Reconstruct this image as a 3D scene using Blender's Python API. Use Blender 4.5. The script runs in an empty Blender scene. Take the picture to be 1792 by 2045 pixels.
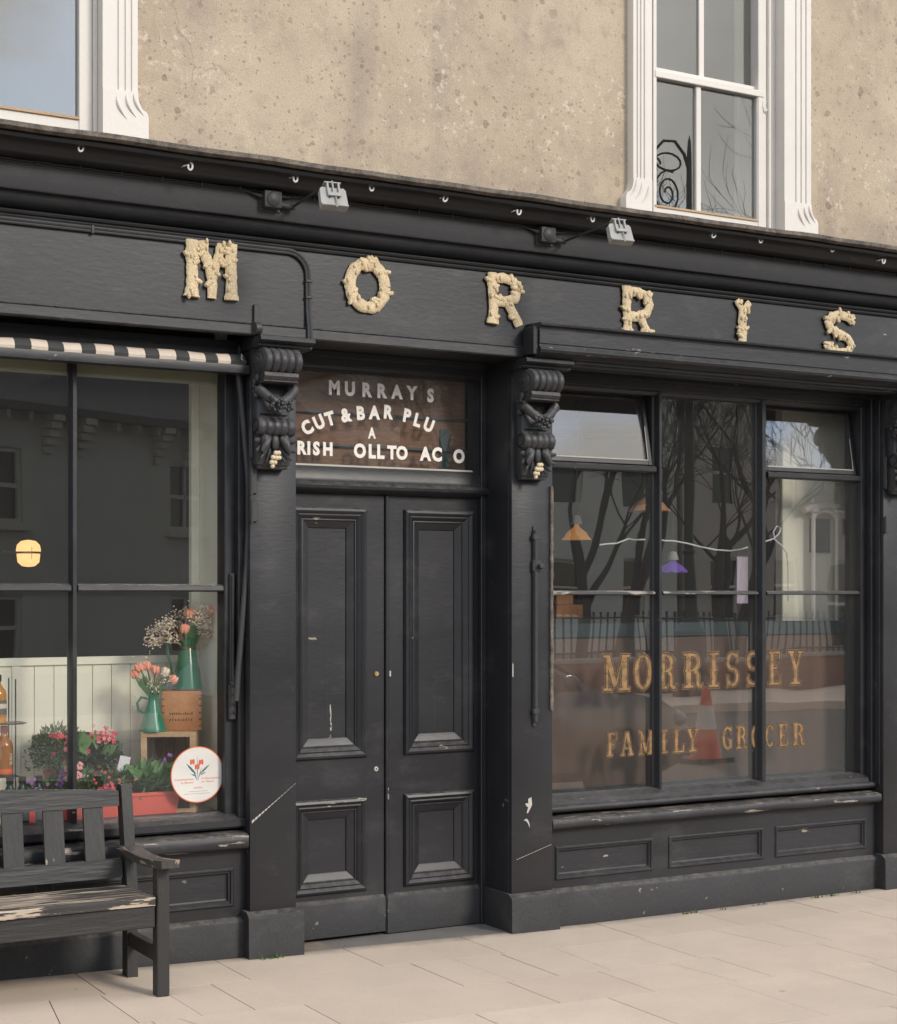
import bpy, bmesh, math, random
from math import radians as R, sin, cos, pi
from mathutils import Vector, Matrix, noise as mnoise

S = bpy.context.scene
COL = S.collection

# ------------------------------------------------------------------ camera
F_PX, YAW, HORIZON, CX = 3250.0, 29.5, 1182.0, 896.0       # measured on a 1792 px wide copy
CAM = Vector((-3.4647, -6.4737, 1.6))
cd = bpy.data.cameras.new("camera")
cam = bpy.data.objects.new("camera", cd); COL.objects.link(cam)
cam.location = CAM
cam.rotation_euler = (R(90), 0, R(-YAW))
cd.sensor_fit = 'HORIZONTAL'; cd.sensor_width = 36.0
cd.lens = 36.0 * F_PX / 1792.0
cd.shift_y = (HORIZON - 1022.5) / 1792.0
cd.clip_start = 0.05; cd.clip_end = 500
S.camera = cam

# ------------------------------------------------------------------ world, sun, exposure
SUN_EL, SUN_AZ = 29.0, 23.0        # azimuth: degrees to the right of straight behind the viewer
W = bpy.data.worlds.new("World"); S.world = W; W.use_nodes = True
nt = W.node_tree; nt.nodes.clear()
def wn(t, **k):
    n = nt.nodes.new(t)
    for a, b in k.items(): setattr(n, a, b)
    return n
sky = wn('ShaderNodeTexSky', sky_type='NISHITA', sun_disc=False)
sky.sun_elevation = R(SUN_EL); sky.sun_rotation = R(180 - SUN_AZ)
sky.air_density = 1.0; sky.dust_density = 0.4; sky.ozone_density = 1.0
tc = wn('ShaderNodeTexCoord'); mp = wn('ShaderNodeMapping'); mp.inputs['Scale'].default_value = (1.0, 1.0, 2.0); mp.inputs['Location'].default_value = (21.92, 11.36, 8.48)
cl = wn('ShaderNodeTexNoise'); cl.inputs['Scale'].default_value = 4.6; cl.inputs['Detail'].default_value = 7; cl.inputs['Roughness'].default_value = .55
rp = wn('ShaderNodeValToRGB'); rp.color_ramp.elements[0].position = .44; rp.color_ramp.elements[1].position = .56
cl2 = wn('ShaderNodeTexNoise'); cl2.inputs['Scale'].default_value = 3.4; cl2.inputs['Detail'].default_value = 5
cr = wn('ShaderNodeValToRGB')
cr.color_ramp.elements[0].position = .3; cr.color_ramp.elements[0].color = (5.2, 5.0, 4.7, 1)
cr.color_ramp.elements[1].position = .7; cr.color_ramp.elements[1].color = (9.0, 8.6, 8.0, 1)
mx = wn('ShaderNodeMix', data_type='RGBA')
bg = wn('ShaderNodeBackground'); bg.inputs['Strength'].default_value = 0.15
wo = wn('ShaderNodeOutputWorld')
L = nt.links.new
L(tc.outputs['Generated'], mp.inputs['Vector']); L(mp.outputs[0], cl.inputs['Vector']); L(mp.outputs[0], cl2.inputs['Vector'])
L(cl.outputs['Fac'], rp.inputs['Fac']); L(cl2.outputs['Fac'], cr.inputs['Fac'])
L(rp.outputs['Color'], mx.inputs[0]); L(sky.outputs[0], mx.inputs[6]); L(cr.outputs['Color'], mx.inputs[7])
L(mx.outputs[2], bg.inputs['Color']); L(bg.outputs[0], wo.inputs['Surface'])

sd = bpy.data.lights.new("sun", 'SUN'); sd.energy = 1.2; sd.angle = R(14); sd.color = (1.0, .92, .80)
sun = bpy.data.objects.new("sun", sd); COL.objects.link(sun)
_d = Vector((sin(R(SUN_AZ)) * cos(R(SUN_EL)), -cos(R(SUN_AZ)) * cos(R(SUN_EL)), sin(R(SUN_EL))))
sun.rotation_euler = _d.to_track_quat('Z', 'Y').to_euler()
sun.location = _d * 30
S.view_settings.view_transform = 'Standard'; S.view_settings.look = 'None'
S.view_settings.exposure = 0.80; S.view_settings.gamma = 1.0
S.cycles.max_bounces = 8; S.cycles.transparent_max_bounces = 12
S.cycles.caustics_reflective = False; S.cycles.caustics_refractive = False
S.cycles.use_denoising = True

# ------------------------------------------------------------------ measuring helper: picture point -> metres on the plane Y
def A(x, y, Y=0.0):
    u = (x - CX) / F_PX; sa, ca = sin(R(YAW)), cos(R(YAW))
    t = (Y - CAM.y) / (ca - u * sa)
    return Vector((CAM.x + t * (sa + u * ca), Y, CAM.z + (HORIZON - y) / F_PX * t))

# ------------------------------------------------------------------ materials
MATS = {}
def nodes(name):
    m = bpy.data.materials.new(name); m.use_nodes = True
    t = m.node_tree; t.nodes.clear()
    o = t.nodes.new('ShaderNodeOutputMaterial')
    def N(ty, **k):
        n = t.nodes.new(ty)
        for a, b in k.items():
            if a.startswith('i_'): n.inputs[a[2:].replace('_', ' ')].default_value = b
            else: setattr(n, a, b)
        return n
    MATS[name] = m
    return m, t, N, t.links.new, o
def c4(c): return (c[0], c[1], c[2], 1)
def ramp(N, L, src, p0, p1, c0=(0, 0, 0, 1), c1=(1, 1, 1, 1)):
    r = N('ShaderNodeValToRGB'); e = r.color_ramp.elements
    e[0].position, e[1].position = p0, p1; e[0].color, e[1].color = c0, c1
    L(src, r.inputs['Fac']); return r
def mixc(N, L, fac, a, b, blend='MIX'):
    m = N('ShaderNodeMix', data_type='RGBA', blend_type=blend)
    for s, v in ((0, fac), (6, a), (7, b)):
        if isinstance(v, (int, float)): m.inputs[s].default_value = v
        elif isinstance(v, tuple): m.inputs[s].default_value = c4(v)
        else: L(v, m.inputs[s])
    return m.outputs[2]
def math_(N, L, op, a, b=None):
    m = N('ShaderNodeMath', operation=op)
    for i, v in enumerate((a, b)):
        if v is None: continue
        if isinstance(v, (int, float)): m.inputs[i].default_value = v
        else: L(v, m.inputs[i])
    return m.outputs[0]
def mat(name, col, col2=None, rough=.5, scale=3.0, bump=.0, bscale=80.0, stretch=(1, 1, 1), chips=0.0, chipcol=(.33, .29, .24),
        dust=0.0, dustcol=(.17, .15, .13), metal=0.0, spec=.5, emit=None, estr=0.0, chscale=14.0, speck=0.0):
    m, t, N, L, o = nodes(name)
    b = N('ShaderNodeBsdfPrincipled'); L(b.outputs[0], o.inputs[0])
    tcx = N('ShaderNodeTexCoord'); mpx = N('ShaderNodeMapping'); mpx.inputs['Scale'].default_value = stretch
    L(tcx.outputs['Object'], mpx.inputs[0]); v = mpx.outputs[0]
    n1 = N('ShaderNodeTexNoise', i_Scale=scale, i_Detail=6.0, i_Roughness=.6); L(v, n1.inputs['Vector'])
    r1 = ramp(N, L, n1.outputs['Fac'], .3, .7)
    col2 = col2 or tuple(x * .78 for x in col)
    c = mixc(N, L, r1.outputs[0], col2, col)
    if name.startswith(('black', 'plinth', 'frieze')):
        m5 = N('ShaderNodeMapping'); m5.inputs['Scale'].default_value = (.45, 1, .8); L(tcx.outputs['Object'], m5.inputs[0])
        n5 = N('ShaderNodeTexNoise', i_Scale=7.0, i_Detail=10.0, i_Roughness=.72); L(m5.outputs[0], n5.inputs['Vector'])
        c = mixc(N, L, math_(N, L, 'MULTIPLY', ramp(N, L, n5.outputs['Fac'], .54, .74).outputs[0], .45), c, (.085, .083, .084))
    if speck:
        n4 = N('ShaderNodeTexNoise', i_Scale=220.0, i_Detail=2.0); L(tcx.outputs['Object'], n4.inputs['Vector'])
        r4 = ramp(N, L, n4.outputs['Fac'], .35, .65, (1 - speck,) * 3 + (1,), (1 + speck,) * 3 + (1,))
        c = mixc(N, L, 1.0, c, r4.outputs[0], 'MULTIPLY')
    if dust:
        g = N('ShaderNodeNewGeometry'); sx = N('ShaderNodeSeparateXYZ'); L(g.outputs['True Normal'], sx.inputs[0])
        up = ramp(N, L, sx.outputs['Z'], .35, .85)
        n3 = N('ShaderNodeTexNoise', i_Scale=24.0, i_Detail=8.0, i_Roughness=.7); L(tcx.outputs['Object'], n3.inputs['Vector'])
        r3 = ramp(N, L, n3.outputs['Fac'], .34, .66)
        f = math_(N, L, 'MULTIPLY', up.outputs[0], r3.outputs[0]); f = math_(N, L, 'MULTIPLY', f, dust)
        c = mixc(N, L, f, c, dustcol)
    if chips:
        n2 = N('ShaderNodeTexNoise', i_Scale=chscale, i_Detail=9.0, i_Roughness=.62); L(v, n2.inputs['Vector'])
        r2 = ramp(N, L, n2.outputs['Fac'], .735 - chips * .1, .75 - chips * .1)
        c = mixc(N, L, r2.outputs[0], c, chipcol)
    L(c, b.inputs['Base Color'])
    rr = ramp(N, L, n1.outputs['Fac'], .25, .75, (rough * .8,) * 3 + (1,), (min(1, rough * 1.2),) * 3 + (1,))
    L(rr.outputs[0], b.inputs['Roughness'])
    b.inputs['Metallic'].default_value = metal; b.inputs['Specular IOR Level'].default_value = spec
    if bump:
        nb = N('ShaderNodeTexNoise', i_Scale=bscale, i_Detail=5.0); L(v, nb.inputs['Vector'])
        bp = N('ShaderNodeBump', i_Strength=bump, i_Distance=.004); L(nb.outputs['Fac'], bp.inputs['Height']); L(bp.outputs[0], b.inputs['Normal'])
    if emit:
        b.inputs['Emission Color'].default_value = c4(emit); b.inputs['Emission Strength'].default_value = estr
    return m

BK = (.0245, .0248, .0288); BK2 = (.0170, .0173, .0205)
mat('black_paint', BK, BK2, .43, 2.2, .14, 70, (.35, 1, 1), chips=.3, dust=.75, dustcol=(.17, .155, .145), speck=.12)
mat('frieze_paint', (.040, .0398, .0432), (.029, .029, .032), .6, 2.2, .15, 60, (.35, 1, 1), chips=.25, dust=.5, speck=.2)
mat('black_paint_worn', BK, BK2, .55, 2.5, .5, 40, (.16, 1, 1), chips=1.35, dust=.75, dustcol=(.2, .175, .15), chipcol=(.33, .285, .24), chscale=26, speck=.15)
mat('black_ledge', BK, BK2, .55, 2.5, .4, 40, (.3, 1, 1), chips=.7, dust=.5, dustcol=(.15, .135, .12), chscale=22, speck=.15)
mat('plinth_paint', (.037, .0368, .0385), (.025, .025, .0275), .7, 4, .6, 50, (1, 1, 1), chips=.55, dust=.7, chipcol=(.2, .18, .15), speck=.2)
mat('roll_black', (.019, .0192, .021), (.011, .011, .013), .5, 5, .4, 40, (.5, 1, 1), chips=.3, speck=.2)
mat('lip_lead', (.24, .20, .165), (.05, .047, .044), .85, 22, .8, 60, (1, 1, 1), speck=.3)
mat('cable_black', (.04, .039, .037), None, .5)
mat('gold_cream', (.73, .585, .375), (.58, .45, .27), .65, 45, 1.0, 150, (1, 1, .4), speck=.25, chips=.5, chipcol=(.3, .22, .14), chscale=60)
mat('cream', (.74, .62, .42), (.6, .5, .33), .5)
mat('white_paint', (.745, .70, .645), (.69, .64, .59), .5, 6, .2, 50, speck=.03)
mat('white_reveal', (.69, .645, .59), (.63, .59, .535), .55, 6, .2, 50, speck=.03)
mat('lamp_grey', (.39, .38, .36), (.30, .295, .28), .5, 20, .2)
mat('box_grey', (.048, .047, .047), (.034, .034, .035), .55, 20, .2)
mat('steel', (.6, .6, .6), None, .35, metal=.8)
mat('white_plastic', (.88, .88, .86), None, .4)
mat('lettering_white', (.92, .87, .80), (.86, .81, .74), .5, 30, speck=.06)
mat('leaf_gold', (.43, .25, .105), (.33, .19, .08), .5, 40, .3, 120, metal=.0, speck=.25)
mat('letter_shade', (.05, .035, .025), None, .6)
mat('pale_green', (.80, .785, .64), (.74, .73, .59), .6, 3, .1, 60, speck=.05)
mat('olive_board', (.42, .42, .29), (.36, .36, .25), .6)
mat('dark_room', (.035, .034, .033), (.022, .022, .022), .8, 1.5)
mat('room_floor', (.09, .06, .04), (.05, .035, .025), .6, 6)
mat('corbel_paint', (.056, .055, .058), (.034, .034, .037), .5, 18, .5, 60, dust=.6, dustcol=(.17, .155, .14), speck=.25)
mat('room_grey', (.20, .195, .18), (.16, .155, .145), .8)
mat('curtain', (.62, .60, .53), (.52, .51, .45), .9, 4, stretch=(8, 8, .3))
mat('ceiling_white', (.7, .69, .66), None, .8)
mat('bench_wood', (.038, .037, .037), (.024, .023, .024), .55, 6, .8, 60, (.12, 1, 1), chips=.55, dust=.35, chipcol=(.3, .24, .18), chscale=30, speck=.15)
mat('bench_wood_end', (.038, .037, .036), (.024, .023, .023), .55, 6, .8, 60, (1, 1, .12), chips=.7, dust=.5, chipcol=(.32, .26, .2), chscale=24, speck=.15)
mat('bench_seat', (.045, .042, .04), (.026, .025, .024), .6, 5, .9, 50, (.1, 1.6, 1), chips=2.3, dust=.2, chipcol=(.47, .38, .29), chscale=26, speck=.2)
mat('bench_arm', (.07, .06, .054), (.04, .036, .034), .6, 5, .9, 50, (1.4, .15, 1), chips=1.6, dust=.4, chipcol=(.33, .255, .19), chscale=22, speck=.2)
mat('awning_white', (.78, .66, .55), (.70, .59, .49), .85, 8, speck=.05)
mat('awning_dark', (.07, .07, .068), (.05, .05, .05), .85, 40, stretch=(6, 1, 1), speck=.2)
mat('jug_green', (.007, .16, .052), (.005, .115, .038), .2, 8, spec=.6)
mat('jug_teal', (.008, .20, .115), (.006, .15, .085), .22, 8, spec=.6)
mat('rust', (.2, .09, .05), None, .8)
mat('crate_wood', (.47, .30, .165), (.36, .215, .11), .7, 5, .4, 60, (6, 6, .5), speck=.12)
mat('crate_pale', (.55, .38, .22), (.43, .27, .14), .7, 5, .4, 60, (.6, 6, 6), speck=.12)
mat('box_orange', (.42, .155, .045), (.50, .26, .12), .65, 9, .3, 60, speck=.15)
mat('branding', (.12, .05, .025), None, .7)
mat('coral_plastic', (.74, .145, .11), (.68, .12, .095), .45, 6)
mat('rose_plastic', (.36, .07, .085), (.30, .055, .07), .5, 6)
mat('leaf_mid', (.085, .19, .065), (.055, .13, .05), .5, 30)
mat('leaf_light', (.15, .30, .115), (.10, .22, .085), .5, 30)
mat('leaf_dark', (.04, .095, .045), (.03, .07, .035), .5, 30)
mat('bloom_pink', (.72, .13, .16), (.6, .07, .1), .6, 40)
mat('bloom_pale', (.85, .45, .42), (.75, .3, .3), .6, 40)
mat('bloom_coral', (.86, .27, .15), (.92, .46, .33), .55, 60)
mat('bloom_violet', (.38, .16, .5), None, .6)
mat('bloom_crimson', (.38, .02, .05), (.5, .05, .09), .6, 40)
mat('dried_stem', (.40, .30, .18), (.3, .21, .12), .8)
mat('dried_bloom', (.88, .77, .62), (.8, .66, .5), .85, 60)
mat('card_white', (.8, .78, .77), None, .6)
mat('pack_dark', (.012, .035, .04), None, .35)
mat('whisky', (.50, .22, .03), (.42, .17, .02), .08, 6, spec=.7)
mat('whisky_dark', (.36, .13, .025), (.28, .1, .02), .08, 6, spec=.7)
mat('label_orange', (.75, .14, .04), None, .6)
mat('label_cream', (.68, .62, .52), None, .6)
mat('label_grey', (.12, .12, .125), None, .6)
mat('cap_red', (.22, .05, .04), None, .35)
mat('cap_black', (.02, .02, .022), None, .35)
mat('sticker_white', (.82, .78, .73), None, .5)
mat('sticker_orange', (.80, .22, .08), None, .5)
mat('sticker_red', (.72, .16, .09), None, .5)
mat('sticker_teal', (.04, .17, .18), None, .5)
mat('sticker_text', (.4, .36, .34), None, .5)
mat('copper', (.62, .27, .13), (.48, .19, .09), .35, 8)
mat('lamp_purple', (.22, .10, .55), (.16, .07, .42), .4, 8, emit=(.25, .12, .7), estr=.10)
mat('lamp_amber', (.8, .5, .25), None, .4, emit=(1.0, .52, .20), estr=.85)
mat('lamp_orange', (.7, .35, .1), None, .5, emit=(1.0, .42, .1), estr=.14)
mat('notice_lilac', (.62, .54, .66), None, .6)
mat('screen_teal', (.035, .06, .068), (.025, .045, .052), .4, 5)
mat('screen_brown', (.135, .088, .064), (.09, .058, .043), .5, 3, stretch=(4, 1, .5))
mat('weave', (.27, .145, .09), (.12, .065, .042), .85, 55, stretch=(.3, 1, 1.6))
mat('asphalt', (.115, .108, .10), (.085, .08, .076), .85, 3, .6, 150, speck=.3)
mat('forecourt_grey', (.17, .16, .145), (.13, .125, .115), .9, .8, speck=.2)
mat('ground_grey', (.16, .155, .14), None, .9, .5)
mat('kerb_stone', (.33, .31, .28), (.25, .24, .22), .8, 6, speck=.15)
mat('threshold_stone', (.215, .2, .185), (.16, .15, .14), .75, 5, .3, speck=.12)
mat('render_grey', (.52, .51, .46), (.44, .43, .39), .9, .6, speck=.1)
mat('render_pale', (.46, .44, .40), (.38, .36, .33), .9, .8, speck=.1)
mat('render_brown', (.42, .37, .32), (.34, .30, .26), .9, .8, speck=.15)
mat('slate', (.07, .072, .08), (.045, .047, .055), .7, 6, stretch=(1, 4, 4))
mat('trim_pale', (.56, .53, .47), None, .8)
mat('dark_glass', (.01, .011, .013), None, .08)
mat('bark', (.055, .047, .04), (.03, .027, .024), .95, 10)
mat('iron', (.014, .017, .02), None, .5)
mat('brick_red', (.25, .115, .075), (.17, .08, .055), .9, 12, stretch=(1, 1, 3))
mat('cone_orange', (.85, .12, .045), (.74, .10, .04), .5, 8)
mat('cone_white', (.74, .72, .68), None, .45)
mat('rim_grey', (.12, .12, .125), None, .4)
mat('rubber', (.035, .035, .035), None, .8)
mat('car_paint', (.06, .056, .06), None, .15, spec=1.0)
mat('chrome', (.7, .7, .7), None, .12, metal=1.0)
mat('lamp_lens', (.5, .5, .52), None, .1)
mat('brass', (.62, .42, .2), (.5, .33, .15), .4, 30, metal=.6)
mat('weed', (.10, .16, .03), None, .8)

def glass(name, ior=1.5, wave=.0, wscale=2.0, tint=(1, 1, 1), dirt=.0, boost=1.0):
    m, t, N, L, o = nodes(name)
    tr = N('ShaderNodeBsdfTransparent'); tr.inputs[0].default_value = c4(tint)
    gl = N('ShaderNodeBsdfGlossy'); gl.inputs['Roughness'].default_value = .0; gl.inputs['Color'].default_value = (1, 1, 1, 1)
    fr = N('ShaderNodeFresnel')
    gm = N('ShaderNodeNewGeometry'); mi_ = N('ShaderNodeMix', data_type='FLOAT')      # same reflectance from both faces of the pane
    L(gm.outputs['Backfacing'], mi_.inputs[0]); mi_.inputs[2].default_value = ior; mi_.inputs[3].default_value = 1.0 / ior; L(mi_.outputs[0], fr.inputs['IOR'])
    fac = math_(N, L, 'MULTIPLY', fr.outputs[0], boost)
    tcx = N('ShaderNodeTexCoord')
    if wave:
        n = N('ShaderNodeTexNoise', i_Scale=wscale, i_Detail=1.0); L(tcx.outputs['Object'], n.inputs['Vector'])
        bp = N('ShaderNodeBump', i_Strength=wave, i_Distance=.01); L(n.outputs['Fac'], bp.inputs['Height'])
        L(bp.outputs[0], gl.inputs['Normal'])
    ms = N('ShaderNodeMixShader'); L(fac, ms.inputs[0]); L(tr.outputs[0], ms.inputs[1]); L(gl.outputs[0], ms.inputs[2])
    out = ms.outputs[0]
    if dirt:
        df = N('ShaderNodeBsdfDiffuse'); df.inputs[0].default_value = (.6, .58, .54, 1)
        nd = N('ShaderNodeTexNoise', i_Scale=70.0, i_Detail=8.0, i_Roughness=.65); mpx = N('ShaderNodeMapping'); mpx.inputs['Scale'].default_value = (1, 1, .45)
        L(tcx.outputs['Object'], mpx.inputs[0]); L(mpx.outputs[0], nd.inputs['Vector'])
        n5 = N('ShaderNodeTexNoise', i_Scale=3.0, i_Detail=3.0); L(tcx.outputs['Object'], n5.inputs['Vector'])
        r5 = ramp(N, L, n5.outputs['Fac'], .35, .7)
        r = ramp(N, L, nd.outputs['Fac'], .69, .76)
        f = math_(N, L, 'MULTIPLY', r.outputs[0], r5.outputs[0]); f = math_(N, L, 'MULTIPLY', f, dirt * 6)
        f = math_(N, L, 'ADD', f, dirt * .25)
        m2 = N('ShaderNodeMixShader'); L(f, m2.inputs[0]); L(out, m2.inputs[1]); L(df.outputs[0], m2.inputs[2]); out = m2.outputs[0]
    L(out, o.inputs[0]); return m
glass('shop_glass', 1.62, .05, 1.6, dirt=.05)
glass('old_glass', 2.05, .16, 1.6, dirt=.06)
glass('hopper_glass', 1.95, .03, 2.0, dirt=.05)
glass('upper_glass', 2.05, .10, 1.2, tint=(.85, .87, .86), dirt=.06)
glass('clear_glass', 1.3)

def worn_gold():
    m = MATS['leaf_gold']; t = m.node_tree; L = t.links.new
    o = next(n for n in t.nodes if n.type == 'OUTPUT_MATERIAL'); b = next(n for n in t.nodes if n.type == 'BSDF_PRINCIPLED')
    tr = t.nodes.new('ShaderNodeBsdfTransparent'); ms = t.nodes.new('ShaderNodeMixShader'); n = t.nodes.new('ShaderNodeTexNoise'); tc_ = t.nodes.new('ShaderNodeTexCoord'); r = t.nodes.new('ShaderNodeValToRGB')
    n.inputs['Scale'].default_value = 30; n.inputs['Detail'].default_value = 8; r.color_ramp.elements[0].position = .38; r.color_ramp.elements[1].position = .62
    r.color_ramp.elements[0].color = (.08, .08, .08, 1); r.color_ramp.elements[1].color = (.5, .5, .5, 1)
    L(tc_.outputs['Object'], n.inputs['Vector']); L(n.outputs['Fac'], r.inputs[0]); L(r.outputs[0], ms.inputs[0]); L(b.outputs[0], ms.inputs[1]); L(tr.outputs[0], ms.inputs[2]); L(ms.outputs[0], o.inputs[0])
worn_gold()
def plaster():
    m, t, N, L, o = nodes('plaster')
    b = N('ShaderNodeBsdfPrincipled'); b.inputs['Roughness'].default_value = .92; b.inputs['Specular IOR Level'].default_value = .2
    L(b.outputs[0], o.inputs[0])
    tcx = N('ShaderNodeTexCoord'); v = tcx.outputs['Object']
    def nz(sc, det=6.0, ro=.6, vec=v):
        n = N('ShaderNodeTexNoise', i_Scale=sc, i_Detail=det, i_Roughness=ro); L(vec, n.inputs['Vector']); return n.outputs['Fac']
    base = mixc(N, L, ramp(N, L, nz(1.3), .3, .7).outputs[0], (.45, .365, .268), (.58, .483, .365))
    base = mixc(N, L, math_(N, L, 'MULTIPLY', ramp(N, L, nz(3.6, 9, .68), .47, .68).outputs[0], .6), base, (.355, .285, .232))
    base = mixc(N, L, math_(N, L, 'MULTIPLY', ramp(N, L, nz(11, 9, .7), .52, .66).outputs[0], .38), base, (.32, .26, .21))
    # grey mauve stains running down
    mps = N('ShaderNodeMapping'); mps.inputs['Scale'].default_value = (3.2, 1, .55); L(v, mps.inputs[0])
    base = mixc(N, L, math_(N, L, 'MULTIPLY', ramp(N, L, nz(1.0, 5, .6, mps.outputs[0]), .52, .72).outputs[0], .52), base, (.275, .222, .19))
    # pale flakes
    fl = math_(N, L, 'MULTIPLY', ramp(N, L, nz(26, 9, .68), .56, .63).outputs[0], ramp(N, L, nz(2.2, 3), .44, .62).outputs[0])
    base = mixc(N, L, math_(N, L, 'MULTIPLY', fl, .7), base, (.70, .615, .505))
    # pits of three sizes
    hgt = None
    for sc, th, amt, col in ((8.0, .12, .5, (.18, .135, .105)), (19.0, .15, .48, (.20, .155, .12)), (44.0, .18, .45, (.2, .155, .125))):
        vo = N('ShaderNodeTexVoronoi', i_Scale=sc); 
        nd = N('ShaderNodeTexNoise', i_Scale=sc * 2.2, i_Detail=3.0); L(v, nd.inputs['Vector'])
        dv = N('ShaderNodeVectorMath', operation='MULTIPLY_ADD'); L(nd.outputs['Color'], dv.inputs[0]); dv.inputs[1].default_value = (.55 / sc,) * 3; L(v, dv.inputs[2])
        L(dv.outputs[0], vo.inputs['Vector'])
        spx = N('ShaderNodeSeparateXYZ'); L(vo.outputs['Color'], spx.inputs[0])
        rad = math_(N, L, 'MULTIPLY', math_(N, L, 'POWER', spx.outputs[0], 2.2), th * 2.1)
        inside = ramp(N, L, math_(N, L, 'SUBTRACT', rad, vo.outputs['Distance']), .0, .035)
        f = math_(N, L, 'MULTIPLY', inside.outputs[0], math_(N, L, 'MULTIPLY', ramp(N, L, nz(1.7, 3), .3, .52).outputs[0], amt))
        base = mixc(N, L, f, base, col)
        hgt = f if hgt is None else math_(N, L, 'ADD', hgt, f)
    # hairline cracks and the damp dirty band above the cornice
    vc = N('ShaderNodeTexVoronoi', i_Scale=.9, feature='DISTANCE_TO_EDGE'); nc = N('ShaderNodeTexNoise', i_Scale=5.0, i_Detail=6.0); L(v, nc.inputs['Vector'])
    dc = N('ShaderNodeVectorMath', operation='MULTIPLY_ADD'); L(nc.outputs['Color'], dc.inputs[0]); dc.inputs[1].default_value = (.35,) * 3; L(v, dc.inputs[2]); L(dc.outputs[0], vc.inputs['Vector'])
    ck = ramp(N, L, vc.outputs['Distance'], .0012, .0045, (1, 1, 1, 1), (0, 0, 0, 1))
    base = mixc(N, L, math_(N, L, 'MULTIPLY', ck.outputs[0], math_(N, L, 'MULTIPLY', ramp(N, L, nz(1.1, 3), .5, .62).outputs[0], .55)), base, (.2, .16, .125))
    sz = N('ShaderNodeSeparateXYZ'); L(v, sz.inputs[0])
    dm = ramp(N, L, math_(N, L, 'SUBTRACT', math_(N, L, 'ADD', sz.outputs['Z'], math_(N, L, 'MULTIPLY', nz(3.0, 6), -.9)), 2.85), .05, .30, (1, 1, 1, 1), (0, 0, 0, 1))
    base = mixc(N, L, math_(N, L, 'MULTIPLY', dm.outputs[0], .4), base, (.27, .222, .185))
    sp = ramp(N, L, nz(170, 3, .7), .3, .7, (.78, .78, .78, 1), (1.18, 1.18, 1.18, 1))
    base = mixc(N, L, 1.0, base, sp.outputs[0], 'MULTIPLY')
    L(base, b.inputs['Base Color'])
    h = math_(N, L, 'SUBTRACT', math_(N, L, 'MULTIPLY', nz(60, 7, .65), .8), hgt)
    bp = N('ShaderNodeBump', i_Strength=.55, i_Distance=.006); L(h, bp.inputs['Height']); L(bp.outputs[0], b.inputs['Normal'])
plaster()

def paving():
    m, t, N, L, o = nodes('paving')
    b = N('ShaderNodeBsdfPrincipled'); b.inputs['Roughness'].default_value = .85; b.inputs['Specular IOR Level'].default_value = .25
    L(b.outputs[0], o.inputs[0])
    at = N('ShaderNodeAttribute', attribute_name='slab'); tcx = N('ShaderNodeTexCoord'); v = tcx.outputs['Object']
    def nz(sc, det=6.0, ro=.6):
        n = N('ShaderNodeTexNoise', i_Scale=sc, i_Detail=det, i_Roughness=ro); L(v, n.inputs['Vector']); return n.outputs['Fac']
    c = mixc(N, L, at.outputs['Fac'], (.645, .527, .42), (.715, .592, .475))
    c = mixc(N, L, math_(N, L, 'MULTIPLY', ramp(N, L, nz(2.5, 7, .65), .4, .75).outputs[0], .45), c, (.49, .41, .335))
    vg = N('ShaderNodeTexVoronoi', i_Scale=3.2); L(v, vg.inputs['Vector']); sg = N('ShaderNodeSeparateXYZ'); L(vg.outputs['Color'], sg.inputs[0])
    gum = ramp(N, L, math_(N, L, 'SUBTRACT', math_(N, L, 'MULTIPLY', math_(N, L, 'POWER', sg.outputs[0], 5.0), .085), vg.outputs['Distance']), .0, .012)
    c = mixc(N, L, math_(N, L, 'MULTIPLY', gum.outputs[0], .5), c, (.25, .215, .185))
    c = mixc(N, L, math_(N, L, 'MULTIPLY', ramp(N, L, nz(.8, 5, .6), .45, .7).outputs[0], .35), c, (.52, .435, .36))
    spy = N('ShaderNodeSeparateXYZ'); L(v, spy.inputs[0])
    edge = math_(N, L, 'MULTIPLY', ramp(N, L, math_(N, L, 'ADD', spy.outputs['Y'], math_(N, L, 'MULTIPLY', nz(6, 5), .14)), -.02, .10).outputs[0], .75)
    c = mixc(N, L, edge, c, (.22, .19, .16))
    c = mixc(N, L, math_(N, L, 'MULTIPLY', ramp(N, L, nz(30, 8, .7), .66, .72).outputs[0], .5), c, (.33, .275, .225))
    c = mixc(N, L, 1.0, c, ramp(N, L, nz(240, 3, .7), .3, .7, (.88, .88, .88, 1), (1.1, 1.1, 1.1, 1)).outputs[0], 'MULTIPLY')
    L(c, b.inputs['Base Color'])
    bp = N('ShaderNodeBump', i_Strength=.3, i_Distance=.003); L(nz(120, 5), bp.inputs['Height']); L(bp.outputs[0], b.inputs['Normal'])
paving()
mat('joint_dirt', (.29, .24, .19), (.22, .18, .14), .95, 12, speck=.2)

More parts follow.
